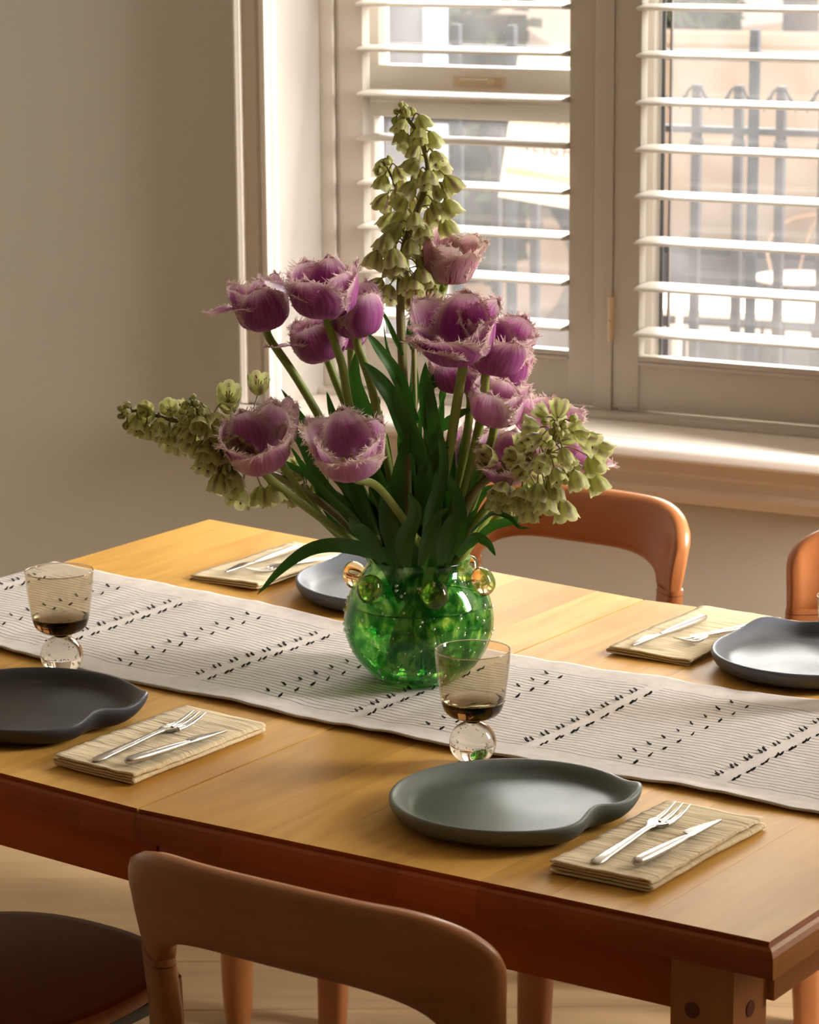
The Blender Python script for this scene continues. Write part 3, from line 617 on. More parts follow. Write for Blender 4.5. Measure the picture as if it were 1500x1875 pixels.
q = MB(); q.box(-1.86, 1.56, -.14, .14, .02, .55); link('box_filling', q.mesh('box_filling', plain('box_filling', (.05, .035, .025), 1), False), pb)
pil = thing('gate_pillar', 'dark panelled gate pillar outside at the left of the window', 'pillar', Wf(-2.04, 3.0, GZ), YW)
q = MB(); q.box(-.12, .05, -.08, .08, 0, 1.9); link('shaft', q.mesh('shaft', plain('slate_paint', (.17, .19, .23), .6), True, bevel=.01), pil)
q = MB(); q.box(-.15, .08, -.11, .11, 1.9, 1.97); link('cap', q.mesh('cap', M['iron'], True, bevel=.01), pil)
car = thing('parked_car', 'pale parked car with a red tail light, seen behind the flower spike', 'car', Wf(-7.35, 12.9, GZ), YW)
prof = [(-2.0, .32), (-2.05, .75), (-1.9, .95), (-1.2, 1.0), (-.7, 1.38), (.7, 1.42), (1.4, 1.05), (2.1, .92), (2.25, .6), (2.2, .3)]
q = MB(); vs = [Vector((p[0], yy, p[1])) for yy in (-.85, .85) for p in prof]; n = len(prof)
q.add(vs, [(i, i+1, n+i+1, n+i) for i in range(n-1)] + [tuple(range(n))[::-1], tuple(range(n, 2*n))]); link('car_body', q.mesh('car_body', plain('car_paint', (.7, .64, .58), .3), True, bevel=.05), car)
for x in (-1.3, 1.4):
    q = MB(); q.tube([(x, -.88, .33), (x, -.7, .33)], .33, 20); link('wheel', q.mesh('wheel', M['asph'], True), car)
q = MB(); q.box(.35, .95, -.87, -.80, .62, .78); tag(link('tail_light', q.mesh('tail_light', plain('red_lens', (.75, .07, .05), .3), True, bevel=.01), car), 'red lamp')
# ------------------------------------------------------------------ dining table
TM = Matrix(((TA.x, TB.x, 0, SX), (TA.y, TB.y, 0, SY), (0, 0, 1, 0), (0, 0, 0, 1)))
tab = thing('dining_table', 'honey coloured maple extension dining table with moulded edge and centre seam', 'table', (SX, SY, 0), YT)
EP = [(0.0, 0.0), (-.0006, -.0045), (.0022, -.0050), (.0055, -.0075), (.0078, -.0125), (.0085, -.019), (.0085, -.033)]   # outward, down
def board(s0, s1, right=False, left=False):
    """one top board spanning the table's width, moulded at both ends (and along its outer side on the end boards)"""
    m = MB(); loops = []
    for (o_, dz) in EP:
        a = s0 - (o_ if left else 0); b_ = s1 + (o_ if right else 0)
        loops.append([(a, -o_, dz), (b_, -o_, dz), (b_, TW+o_, dz), (a, TW+o_, dz)])
    vs = []
    for lp in loops:
        for (s, t, dz) in lp: vs.append(Vector((s, t, tz(s, max(0, min(TW, t)))+dz)))
    fs = [(0, 1, 2, 3)]; mi = [0]
    for j in range(len(loops)-1):
        for k in range(4): fs.append((j*4+k, (j+1)*4+k, (j+1)*4+(k+1) % 4, j*4+(k+1) % 4))
    L_ = (len(loops)-1)*4; fs.append((L_+3, L_+2, L_+1, L_))
    cx = (s0+s1)/2
    vs = [v-Vector((cx, 0, 0)) for v in vs]
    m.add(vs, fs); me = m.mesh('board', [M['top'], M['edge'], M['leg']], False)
    for p in me.polygons: p.material_index = 0 if p.normal.z > .9 and abs(p.center.z-vs[0].z) < .012 and p.area > .01 else (2 if right and p.normal.x > .35 and p.normal.z < .95 and abs(p.normal.y) < .5 else 1)  # right moulding takes the lighter leg wood to carry light from the right
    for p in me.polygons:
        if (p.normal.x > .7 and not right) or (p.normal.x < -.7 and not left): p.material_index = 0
    return link('board', me, tab, (cx, 0, 0))
bs = [-TL, -.64, -.53, -.415, -.30, -.195, -.075, -.0015]
for i in range(len(bs)-1): board(bs[i], bs[i+1]-(.0003 if i < len(bs)-2 else 0), left=(i == 0))
bs = [.0015, .118, .222, .338, .432, .512, .618, TR]
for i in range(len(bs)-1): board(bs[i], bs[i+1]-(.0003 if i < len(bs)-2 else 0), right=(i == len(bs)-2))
def apz(s, t): return tz(s, t) - .033
def apron_piece(s0, s1, t0, t1, name='apron', am=None):
    m = MB(); vs = []
    for zz in (0, 1):
        for s, t in ((s0, t0), (s1, t0), (s1, t1), (s0, t1)): vs.append(Vector((s, t, (apz(s, t) if zz else apz(s, t)-.066))))
    m.add(vs, [(3, 2, 1, 0), (4, 5, 6, 7), (0, 1, 5, 4), (1, 2, 6, 5), (2, 3, 7, 6), (3, 0, 4, 7)])
    return link(name, m.mesh(name, am or M['apron'], True, bevel=.001), tab)
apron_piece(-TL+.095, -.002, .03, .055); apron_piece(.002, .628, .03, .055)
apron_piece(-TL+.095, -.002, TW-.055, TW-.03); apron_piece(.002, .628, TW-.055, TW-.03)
apron_piece(TR-.064, TR-.042, .095, TW-.095, am=M['leg']); apron_piece(-TL+.042, -TL+.064, .105, TW-.105)  # right apron in lighter leg wood, standing in for light on that side
def table_leg(s0, s1, t0, t1):
    m = MB(); cs, ct = (s0+s1)/2, (t0+t1)/2; zt = apz(cs, ct)
    m.box(s0, s1, t0, t1, zt-.12, zt)
    n = 20; prof = [(.034, zt-.118), (.034, zt-.135), (.031, .35), (.024, .06), (.0215, .02), (.019, 0)]
    m.lathe(prof, n, (cs, ct, 0)); m.add([Vector((cs+.019*math.cos(6.283*k/n), ct+.019*math.sin(6.283*k/n), 0)) for k in range(n)], [tuple(range(n))[::-1]])
    lg = link('leg', m.mesh('leg', M['leg'], True, bevel=0, sharp=35), tab)
    for (ps, pt, nx) in ((cs-.01, t0, 0), (s1, ct, 1)):
        for zz in (zt-.004, zt-.062):
            q = MB(); a = Vector((ps, pt, zz)); d = Vector((0, -.001, 0)) if not nx else Vector((.001, 0, 0)); q.tube([a-d*2, a+d], .008, 14); link('peg', q.mesh('peg', M['dark'], True), lg)
    return lg
table_leg(.630, .697, .026, .093); table_leg(.630, .697, TW-.093, TW-.026); table_leg(-.705, -.638, TW-.093, TW-.026); table_leg(-.705, -.638, .026, .093)
# ------------------------------------------------------------------ chairs
def chair(label, group, P, rz, wmat, smat, seatc=(0, .26), rs=.19, flegs=((-.165, .30), (.165, .30)), legw=(.024, .016)):
    """local frame: origin on the floor below the middle of the back, +y towards the table"""
    t = thing('dining_chair', label, 'chair', P, rz, group)
    S1_ = math.sin(1.0)
    def plan(u, z):
        k = .955 + .045*sm(.66, .77, z); return Vector((.2170*k*math.sin(u)/S1_, -.052 + .060*abs(u)**3 - (z-.66)*.14, z))
    def nrm(u):
        dx = .2170*math.cos(u)/S1_; dy = .18*u*abs(u); l = math.hypot(dx, dy); return Vector((-dy/l, dx/l, 0)), Vector((dx/l, dy/l, 0))
    def top(u):
        a = abs(u); return .789 - .004*a*a - .062*(1-math.sqrt(max(0, 1-(max(0, a-.48)/.52)**2.2)))
    def bot(u):
        a = abs(u); q_ = min(1, max(0, a-.22)/.52); return .656 + .046*math.sqrt(max(0, 1-q_**2.4))
    m = MB(); NS = 16; US = [math.sin(x)*1.0 for x in np.linspace(-math.pi/2, math.pi/2, 57)]
    rings = []
    for u in US:
        zb, zt_ = bot(u), top(u); e = 1-abs(u); th = .0150*(.42+.58*min(1, math.sqrt(max(0, e)*16))); N_, T_ = nrm(u)
        ring = []
        for k in range(NS):
            a = 2*math.pi*k/NS; cy_ = math.copysign(abs(math.cos(a))**.5, math.cos(a)); cz_ = math.copysign(abs(math.sin(a))**.62, math.sin(a))
            z = (zb+zt_)/2 + (zt_-zb)/2*cz_
            ring.append(plan(u, z) + N_*cy_*th)
        rings.append(ring)
    vs = [p for r in rings for p in r]; fs = []
    for i in range(len(US)-1):
        for k in range(NS): fs.append((i*NS+k, i*NS+(k+1) % NS, (i+1)*NS+(k+1) % NS, (i+1)*NS+k))
    fs += [tuple(range(NS))[::-1], tuple(range((len(US)-1)*NS, len(US)*NS))]
    m.add(vs, fs); link('backrest', m.mesh('backrest', wmat, True, sharp=75), t)
    for sg_ in (-1, 1):
        m = MB(); ux = sg_*.865; n = 20; N_, T_ = nrm(ux); prof = [(.664, .98), (.6565, 1.0), (.60, 1.0), (.45, .93), (.2, .82), (0, .68)]
        def sec(z, k_, g=0.0):
            c = plan(ux, max(z, .60)); c = Vector((c.x*(1+.0*(.6-z)), c.y - max(0, .45-z)*.10, z))
            return [c + T_*((.0310*k_+g)*math.copysign(abs(math.cos(a))**.72, math.cos(a))) + N_*((.0150*(.9+.1*k_)+g)*math.copysign(abs(math.sin(a))**.72, math.sin(a))) for a in [2*math.pi*k/n for k in range(n)]]
        vs = [p for (z, k_) in prof for p in sec(z, k_)]
        fs = [(i*n+k, (i+1)*n+k, (i+1)*n+(k+1) % n, i*n+(k+1) % n) for i in range(len(prof)-1) for k in range(n)] + [tuple(range(n)), tuple(range((len(prof)-1)*n, len(prof)*n))[::-1]]
        m.add(vs, fs); rl = link('rear_leg', m.mesh('rear_leg', wmat, True, sharp=50), t)
        q = MB(); q.add(sec(.6560, 1.0, .0003) + sec(.6570, 1.0, .0003), [(k, (k+1) % n, n+(k+1) % n, n+k) for k in range(n)])
        link('joint', q.mesh('joint', M['dark'], True), rl)
    # seat: rounded plywood shell
    n = 64; sx, sy = seatc; prof = [(0, .452), (.9, .449), (.975, .4475), (1.0, .443), (1.002, .436), (.99, .431), (.95, .429), (0, .43)]
    m = MB(); vs = []; mi = []
    for (rr, z) in prof:
        for k in range(n):
            a = 2*math.pi*k/n; ex = .82; vs.append(Vector((sx + rs*rr*math.copysign(abs(math.cos(a))**ex, math.cos(a)), sy + rs*rr*math.copysign(abs(math.sin(a))**ex, math.sin(a)), z)))
    fs = [(j*n+k, j*n+(k+1) % n, (j+1)*n+(k+1) % n, (j+1)*n+k) for j in range(len(prof)-1) for k in range(n)]
    m.add(vs, fs); me = m.mesh('seat', [M['seat'], wmat], True, weld=.0002, sharp=45)
    for p in me.polygons: p.material_index = 1 if .431 < p.center.z < .4465 and abs(p.normal.z) < .8 else 0
    link('seat', me, t)
    for (lx, ly) in flegs:
        m = MB(); n = 16; vs = []; prof = [(.430, 1), (.3, 1), (.1, .85), (0, .75)]
        for (z, k_) in prof:
            for k in range(n):
                a = 2*math.pi*k/n; vs.append(Vector((lx + legw[0]*k_*math.copysign(abs(math.cos(a))**.6, math.cos(a)), ly + legw[1]*k_*math.copysign(abs(math.sin(a))**.6, math.sin(a)) + (.43-z)*.05, z)))
        m.add(vs, [(i*n+k, (i+1)*n+k, (i+1)*n+(k+1) % n, i*n+(k+1) % n) for i in range(len(prof)-1) for k in range(n)] + [tuple(range(n)), tuple(range((len(prof)-1)*n, len(prof)*n))[::-1]])
        link('front_leg', m.mesh('front_leg', wmat, True, sharp=50), t)
    # black under-seat bracket
    q = MB(); q.box(sx-.185, sx-.145, .03, sy+.10, .412, .428); q.box(sx+.145, sx+.185, .03, sy+.10, .412, .428); q.box(sx-.17, sx+.17, sy-.16, sy-.13, .405, .428); tag(link('bracket', q.mesh('bracket', M['black'], True, bevel=.003), t), 'black metal bracket')
    return t
def tp(s, t): p = T(s, t, z=0); return p
chair('light brown bentwood chair in the foreground, its back to the viewer', 'dining chairs', tp(.332, -.132), YT, M['beech'], M['seat'])
chair('bentwood chair at bottom left, only its dark round seat and front legs in view', 'dining chairs', tp(-.336, -.155), YT, M['beech'], M['seat'], seatc=(0, .285), rs=.193, flegs=((-.136, .415), (.152, .415)), legw=(.017, .015))
chair('reddish bentwood chair across the table behind the vase and right hand flowers', 'dining chairs', tp(-.353, TW+.355), YT+math.pi, M['beechr'], M['seat'], flegs=((-.170, .325), (.19, .325)), legw=(.03, .018))
chair('reddish bentwood chair cut by the right edge, behind the far right plate', 'dining chairs', tp(.250, TW+.355), YT+math.pi, M['beechr'], M['seat'])
chair('dark bentwood chair at the table end, a sliver in the bottom right corner', 'dining chairs', tp(TR+.245, .50), YT+math.pi/2, M['beech'], M['seat'], flegs=((-.14, .36), (.14, .36)))
# ------------------------------------------------------------------ table runner with knots
def rz(s, t):
    s_ = max(-TL-.0, s)
    w = mnoise.noise(Vector((s*9, t*5, 1.3)))*.0030 + mnoise.noise(Vector((s*30, t*9, 5)))*.0016
    edge = max(0, 1-(t-R0)/.03)
    lift = edge*.0022*(1+math.sin(s*9+1)) + (.0045*math.exp(-((s-.50)/.09)**2))*edge
    return .0036 + max(-.0022, w) + lift
def rpos(s, t):
    if s < -TL:      # hangs over the left end
        d = -TL - s; r = .012
        if d < r*1.57: a = d/r; return T(-TL-.0015-r*math.sin(a), t) + Vector((0, 0, rz(-TL, t) - r*(1-math.cos(a))))
        p = T(-TL-.0015-r, t); p.z = tz(-TL, t) + rz(-TL, t) - r - (d-r*1.57); return p
    wy = .0025*math.sin(s*13+2)*(1 if abs(t-.54) > .17 else 0) + .0018*math.sin(s*31)*(1 if abs(t-.54) > .17 else 0)
    p = T(s, t+wy); p.z = tz(s, t) + rz(s, t); return p
m = MB(); NU, NV = 330, 70; S0, S1 = -TL-.16, TR+.10
def rp2(s, t):
    if s > TR:
        d = s-TR; r = .012
        if d < r*1.57: a = d/r; q_ = T(TR+.011+r*math.sin(a), t); q_.z = tz(TR, t)+rz(TR, t)-r*(1-math.cos(a)); return q_
        q_ = T(TR+.011+r, t); q_.z = tz(TR, t)+rz(TR, t)-r-(d-r*1.57); return q_
    return rpos(s, t)
vs = []; uvs = []
for j in range(NV):
    for i in range(NU):
        s = S0+(S1-S0)*i/(NU-1); t = R0+(R1-R0)*j/(NV-1); vs.append(rp2(s, t)); uvs.append((s, t))
m.add(vs, [(j*NU+i, j*NU+i+1, (j+1)*NU+i+1, (j+1)*NU+i) for j in range(NV-1) for i in range(NU-1)], uvs)
me = m.mesh('table_runner', M['runner'], True)
run = link('table_runner', me); tag(run, 'cream linen runner with thin black stitched lines and rows of thread knots', 'table runner')
so = run.modifiers.new('thick', 'SOLIDIFY'); so.thickness = .0022; so.offset = -1
def knot_mesh(seed):
    rn = random.Random(seed); m = MB()
    for k in range(3):
        a = rn.uniform(-.5, .5)+(0 if k else .2); l = rn.uniform(.003, .0058)
        m.tube([(0, 0, .0005), (math.cos(a)*l*.6, math.sin(a)*l*.6, .0022+k*.0006), (math.cos(a)*l, math.sin(a)*l, .0030+rn.uniform(0, .003))], [.0011, .0011, .0005], 5)
    m.lathe([(0, -.0006), (.0013, 0), (.0016, .0010), (.0011, .0021), (0, .0025)], 7)
    return m.mesh('knot', M['knot'], True)
kms = [knot_mesh(k) for k in range(6)]
rn = random.Random(2); nk = 0
def knot(s, t, flip):
    global nk
    if (T(s, t)-Vector((.012, 3.362, T(s, t).z))).length < .052: return
    p = rpos(s, t); nk += 1
    sc = rn.uniform(.68, .95)
    link('knot', kms[rn.randrange(6)], run, mat=Matrix.Translation(p) @ Matrix.Rotation(YT + (math.pi if flip else 0) + .6 + rn.uniform(-.4, .4), 4, 'Z') @ Matrix.Scale(sc, 4))
for c in ACOL[:6]:
    for k in range(8):
        for dt in (0, .0098):
            t = .409 + k*.0335 + dt; knot(c-.010, t+.004, True); knot(c+.011, t-.003, False)
for c in BCOL[:5]:
    for k in range(9):
        t = .405 + k*.0325; knot(c-.010, t+.005, True); knot(c+.012, t-.004, False)
# ------------------------------------------------------------------ plates
def plate(s, t, ang, R, mt, label, h=.0, sy=1.0):
    a0 = ang; N, prof = 120, None
    m = MB(); vs = []; uvs = []
    # radial profile (fraction, height) of the upper face, the lip, the underside
    pr = [(0, .0100, 0), (.35, .0100, 0), (.62, .0101, 0), (.76, .0103, 0), (.82, .0112, .05), (.865, .0145, .15), (.905, .0195, .35), (.945, .0235, .8), (.975, .0252, 1), (.993, .0242, 1), (1.0, .0215, .8), (.992, .016, .3), (.965, .0095, .1), (.92, .0045, 0), (.84, .0018, 0), (.66, .0010, 0), (.60, 0.0, 0), (0, 0.0, 0)]
    for (f, z, e) in pr:
        for k in range(N):
            th = 2*math.pi*k/N; d = (th - a0 + math.pi) % (2*math.pi) - math.pi     # tip at d = 0, dent for d < 0
            tip = math.exp(-(d/.26)**2); dent = math.exp(-((d+.62)/.27)**2)
            k_ = sm(.62, 1.0, f)
            Rr = R*(1 + k_*(.055*tip - .150*dent + .012*math.sin(2*th+1)))
            zz = z + k_*k_*(.0110*tip + .0085*dent)
            if e == 0 and f > .7 and z < .0115 and f < .95 and z > .0104: pass
            vs.append(Vector((Rr*f*math.cos(th), Rr*f*math.sin(th)*sy, zz))); uvs.append((k/N, e))
    J = len(pr)
    m.add(vs, [(j*N+k, j*N+(k+1) % N, (j+1)*N+(k+1) % N, (j+1)*N+k) for j in range(J-1) for k in range(N)], uvs)
    me = m.mesh('plate', mt, True, sharp=80)
    tilt = -TIL if s < 0 else TRF
    o = link('dinner_plate', me, mat=Matrix.Translation(T(s, t, .0006)) @ Matrix.Rotation(YT, 4, 'Z') @ Matrix.Rotation(-math.atan(tilt), 4, 'Y'))
    sub = o.modifiers.new('s', 'SUBSURF'); sub.levels = 1; sub.render_levels = 1
    return tag(o, label, 'plate', 'stoneware plates with a folded rim')
plate(.351, .185, math.radians(30), .1275, M['plateg'], 'green grey stoneware plate in front of the vase, rim folded at the right')
plate(-.300, .170, math.radians(30), .1275, M['platek'], 'matte black stoneware plate at the left, folded rim beside a napkin')
plate(.358, .872, math.radians(146), .127, M['plateb'], 'blue grey stoneware plate at the far right, cut by the picture edge')
plate(-.285, .872, math.radians(146), .125, M['plateb'], 'grey stoneware plate behind the vase, partly hidden by it')
# ------------------------------------------------------------------ napkins
def napkin(s0, t0, w, l, rot, label, flip=False, h=.0135, seed=0, nf=4):
    """folded cotton: one sheet wound back and forth; its cross-section shows at the short ends"""
    m = MB(); path = []; lay = nf; th = h/lay; rn_ = random.Random(seed)
    n = 16
    for k in range(lay):
        z = th*(k+.5)
        xs = np.linspace(0, 1, n) if k % 2 == 0 else np.linspace(1, 0, n)
        inset = .0015*k*(rn_.random())
        for x in xs: path.append((inset + x*(w-2*inset), z))
        if k < lay-1:
            side = 1 if k % 2 == 0 else -1
            cx_ = (w-inset) if side > 0 else inset
            for a in (-.5, 0, .5): path.append((cx_ + side*th*.5*math.cos(a*math.pi*.66), z+th*.5+th*.5*math.sin(a*math.pi*.66)))
    NL = 56; vs = []; uvs = []
    for j in range(NL):
        y_ = l*j/(NL-1)
        for i, (x, z) in enumerate(path):
            wv = mnoise.noise(Vector((x*20+seed*3, y_*70, seed)))*.0017 + mnoise.noise(Vector((x*60, y_*150+7, seed+2)))*.0010
            topk = z/h
            dx = mnoise.noise(Vector((y_*12, z*300, seed+5)))*.0034; dy = mnoise.noise(Vector((x*14, z*400, seed+9)))*.003*(1 if j in (0, 1, NL-1, NL-2) else .3)
            sag = -.0016*sm(.85, 1, y_/l)*topk
            vs.append(Vector((x-w/2+dx, y_-l/2+dy, z + wv*topk + sag + .0006))); uvs.append((i/len(path), j/NL))
    n = len(path)
    m.add(vs, [(j*n+i, j*n+i+1, (j+1)*n+i+1, (j+1)*n+i) for j in range(NL-1) for i in range(n-1)], uvs)
    me = m.mesh('napkin', M['napkin'], True, sharp=85)
    s, t = s0, t0; tilt = -TIL if s < 0 else TRF
    o = link('folded_napkin', me, mat=Matrix.Translation(T(s, t, .0005)) @ Matrix.Rotation(YT+rot, 4, 'Z') @ Matrix.Rotation(-math.atan(tilt), 4, 'Y'))
    sd = o.modifiers.new('thick', 'SOLIDIFY'); sd.thickness = .0016; sd.offset = 0
    return tag(o, label, 'napkin', 'beige napkins under the cutlery')
NH = .0135
napkin(.535, .170, .112, .232, 0, 'beige napkin folded in layers at the front right, beside the green grey plate', seed=1)
napkin(-.108, .170, .112, .236, 0, 'beige napkin folded in layers at the left, between the black plate and the seam', seed=2)
napkin(.163, .922, .116, .245, math.pi, 'beige napkin at the far right of the table, tucked behind the blue grey plate', seed=3, h=.011, nf=3)
napkin(-.495, .897, .116, .235, math.pi, 'beige napkin at the far left of the table, behind the runner', seed=4, h=.011, nf=3)
# fringed corner of the far right napkin
# ------------------------------------------------------------------ cutlery
def fork(P0, P1, label, L_=.19):
    """P0 handle end, P1 tine tips"""
    d = P1-P0; ln = d.length; yaw = math.atan2(d.y, d.x); pit = math.atan2(d.z, math.hypot(d.x, d.y))
    t = thing('fork', label, 'fork', P0, yaw, 'forks on the napkins'); t.rotation_euler = (0, -pit, yaw)
    m = MB()
    prof = [(0, .0055, .0012, .0000), (.004, .0066, .0022, .0006), (.03, .0060, .0026, .0012), (.07, .0044, .0028, .0022), (.100, .0032, .0028, .0034), (.114, .0033, .0024, .0042), (.122, .0060, .0016, .0040), (.132, .0104, .0012, .0022), (.142, .0114, .0012, .0012)]
    n = 12; vs = []
    for (x, w, h, z) in prof:
        for k in range(n):
            a = 2*math.pi*k/n; vs.append(Vector((x*ln/.19, w*math.cos(a), z + h*math.sin(a) + .25*abs(w)*abs(math.cos(a))**2*(1 if x > .12 else 0))))
    m.add(vs, [(i*n+k, i*n+(k+1) % n, (i+1)*n+(k+1) % n, (i+1)*n+k) for i in range(len(prof)-1) for k in range(n)] + [tuple(range(n))[::-1], tuple(range((len(prof)-1)*n, len(prof)*n))])
    link('handle', m.mesh('handle', M['steel'], True, sharp=60), t)
    for k in (-1, 0, 1):
        m = MB(); y0 = k*.0082
        pts = [(.139, y0, .0022), (.150, y0*1.02, .0016), (.165, y0*1.05, .0030), (.178, y0*1.06, .0058), (.19, y0*1.04, .0092)]
        m.tube([(x*ln/.19, y, z) for x, y, z in pts], [.0030, .0026, .0021, .0016, .0008], 8, flat=.6)
        link('tine', m.mesh('tine', M['steel'], True), t)
    return t
def knife(P0, P1, label, side=1):
    d = P1-P0; ln = d.length; yaw = math.atan2(d.y, d.x); pit = math.atan2(d.z, math.hypot(d.x, d.y))
    t = thing('table_knife', label, 'knife', P0, yaw, 'table knives on the napkins'); t.rotation_euler = (0, -pit, yaw)
    m = MB(); n = 14; q = ln/.16
    prof = [(0, .0015, .0012), (.002, .0045, .0032), (.008, .0066, .0044), (.03, .0070, .0046), (.06, .0060, .0042), (.085, .0042, .0034), (.096, .0024, .0024), (.100, .0021, .0020)]
    vs = [Vector((x*q, w*math.cos(2*math.pi*k/n), .0045 + h*math.sin(2*math.pi*k/n))) for (x, w, h) in prof for k in range(n)]
    m.add(vs, [(i*n+k, i*n+(k+1) % n, (i+1)*n+(k+1) % n, (i+1)*n+k) for i in range(len(prof)-1) for k in range(n)] + [tuple(range(n))[::-1], tuple(range((len(prof)-1)*n, len(prof)*n))])
    link('handle', m.mesh('handle', M['steel'], True, sharp=60), t)
    m = MB(); out = [(.097, -.0018), (.102, -.002), (.16, -.0006), (.1605, .0012), (.150, .0055), (.135, .0090), (.120, .0115), (.112, .0120), (.106, .0105), (.102, .0025), (.097, .0018)]
    vs = []
    for dz, f in ((-.0010, 1), (.0010, 1)):
        for (x, y) in out: vs.append(Vector((x*q, y*side*1.15, .0042 + dz*(1 if y < .004 else .35))))
    k = len(out); m.add(vs, [tuple(range(k))[::-1], tuple(range(k, 2*k))] + [(i, (i+1) % k, k+(i+1) % k, k+i) for i in range(k)])
    link('blade', m.mesh('blade', M['steel'], True, bevel=.0003, seg=1), t)
    return t
h1 = NH+.0022
fork(T(.522, .066, h1), T(.517, .250, h1), 'fork with three tines on the front right napkin')
knife(T(.561, .074, h1), T(.571, .234, h1), 'short knife on the front right napkin, right of its fork')
fork(T(-.110, .060, h1), T(-.113, .247, h1), 'fork with three tines on the napkin beside the black plate')
knife(T(-.073, .067, h1), T(-.052, .219, h1), 'short knife on the napkin beside the black plate')
h2 = .0135
knife(T(.150, .972, h2), T(.143, .796, h2), 'bright knife on the far right napkin, blade towards the runner', side=-1)
fork(T(.216, .972, h2+.001), T(.186, .835, h2+.001), 'fork on the far right napkin, handle end beside the blue grey plate')
knife(T(-.503, .965, h2), T(-.497, .788, h2), 'bright knife on the far left napkin, blade towards the runner', side=-1)
fork(T(-.436, .970, h2), T(-.475, .805, h2), 'fork on the far left napkin, half hidden by a drooping leaf')
# ------------------------------------------------------------------ goblets
def goblet(P, label, tilt=(0, 0), rr=1.0):
    t = thing('goblet', label, 'glass', P, 0, 'smoky goblets on clear bubble stems')
    # smoky bowl: closed thick shell
    o_ = [(.0351, .0735), (.0362, .078), (.0385, .095), (.0405, .112), (.0418, .130)]
    m = MB(); m.lathe([(r*rr, z) for r, z in o_ + [(.0414, .1308), (.0409, .1302)] + [(r-.0009, z) for r, z in o_[::-1][1:]]], 64); link('bowl', m.mesh('bowl', M['smokethin'], True, sharp=80), t)
    m = MB(); m.lathe([(.0416, .1298), (.0421, .1305), (.0417, .1312), (.0410, .1311), (.0407, .1303), (.0416, .1298)], 64); link('rim', m.mesh('rim', M['clear'], True, sharp=80), t)
    o_ = [(.0, .052), (.010, .0522), (.020, .0540), (.0275, .0575), (.0320, .0625), (.0340, .0685), (.0351, .0735)]
    i_ = [(.0343, .0737), (.0325, .0712), (.0270, .0690), (.015, .0676), (0, .0672)]
    m = MB(); m.lathe([(r*rr, z) for r, z in o_ + i_], 64); link('bowl_base', m.mesh('bowl_base', M['smoke'], True, weld=.00005, sharp=80), t)
    m = MB(); pr = [(0, .0515), (.0078, .0514), (.0085, .049)]
    for k in range(15):
        a = math.radians(72 - k*9.2); pr.append((.0262*math.cos(a), .0262 + .0262*math.sin(a)*.94 - .0012))
    pr += [(.0165, .0018), (.014, .0), (0, .0)]
    m.lathe(pr, 48); link('stem', m.mesh('stem', M['clear'], True, weld=.00005, sharp=60), t)
    m = MB(); rn_ = random.Random(7)
    for k in range(46):
        a = rn_.uniform(0, 6.28); zz = rn_.uniform(-.85, .9); r_ = .0262*rn_.uniform(.45, .86); c = Vector((r_*math.sqrt(1-zz*zz)*math.cos(a), r_*math.sqrt(1-zz*zz)*math.sin(a), .0256+zz*.0215)); b_ = rn_.uniform(.0005, .0011)
        m.lathe([(0.00001, -b_), (b_*.7, -b_*.7), (b_, 0), (b_*.7, b_*.7), (0.00001, b_)], 8, c)
    tag(link('bubbles', m.mesh('bubbles', M['bubble'], True), t), kind='stuff')
    return t
goblet(T(.216, .317, .0008), 'smoky goblet standing between the vase and the green grey plate')
goblet(T(-.388, .323, .0008), 'smoky goblet at the left, behind the black plate')
goblet(T(.473, .733, .0045), 'smoky goblet at the right edge, a sliver beside the blue grey plate')
# ------------------------------------------------------------------ vase
VC = Vector((.0105, 3.358, 0)); vz = tz(-.0, .55)+.0035
VCs = (VC.x, VC.y, vz)
vase = thing('vase', 'round green mottled glass vase with bubbles and amber glass knobs, on the runner', 'vase', VCs)
VP = [(.0, .0005), (.034, .0), (.046, .002), (.058, .009), (.073, .024), (.0845, .043), (.0905, .062), (.0915, .078), (.0880, .098), (.0800, .117), (.0705, .131), (.0645, .140), (.0625, .146), (.0640, .152)]
def vr(z):
    for i in range(len(VP)-1):
        if VP[i][1] <= z <= VP[i+1][1]:
            f = (z-VP[i][1])/(VP[i+1][1]-VP[i][1]); return VP[i][0]*(1-f)+VP[i+1][0]*f
    return .064
m = MB(); inner = [(.0612, .153), (.060, .146), (.062, .139), (.068, .130)] + [(max(0, r-.0032), z) for r, z in VP[9:3:-1]] + [(.052, .011), (.030, .006), (0, .006)]
def dense(pr, n=4):
    q = [p for p in cr([Vector((a, b_, 0)) for a, b_ in pr], n)]; return [(max(0, p.x), p.y) for p in q]
m.lathe(dense(VP, 4), 96); m.lathe(dense([VP[-1], (.0626, .1538)] + inner, 3), 96)
link('body', m.mesh('body', M['vase'], True, weld=.00005, sharp=80), vase)
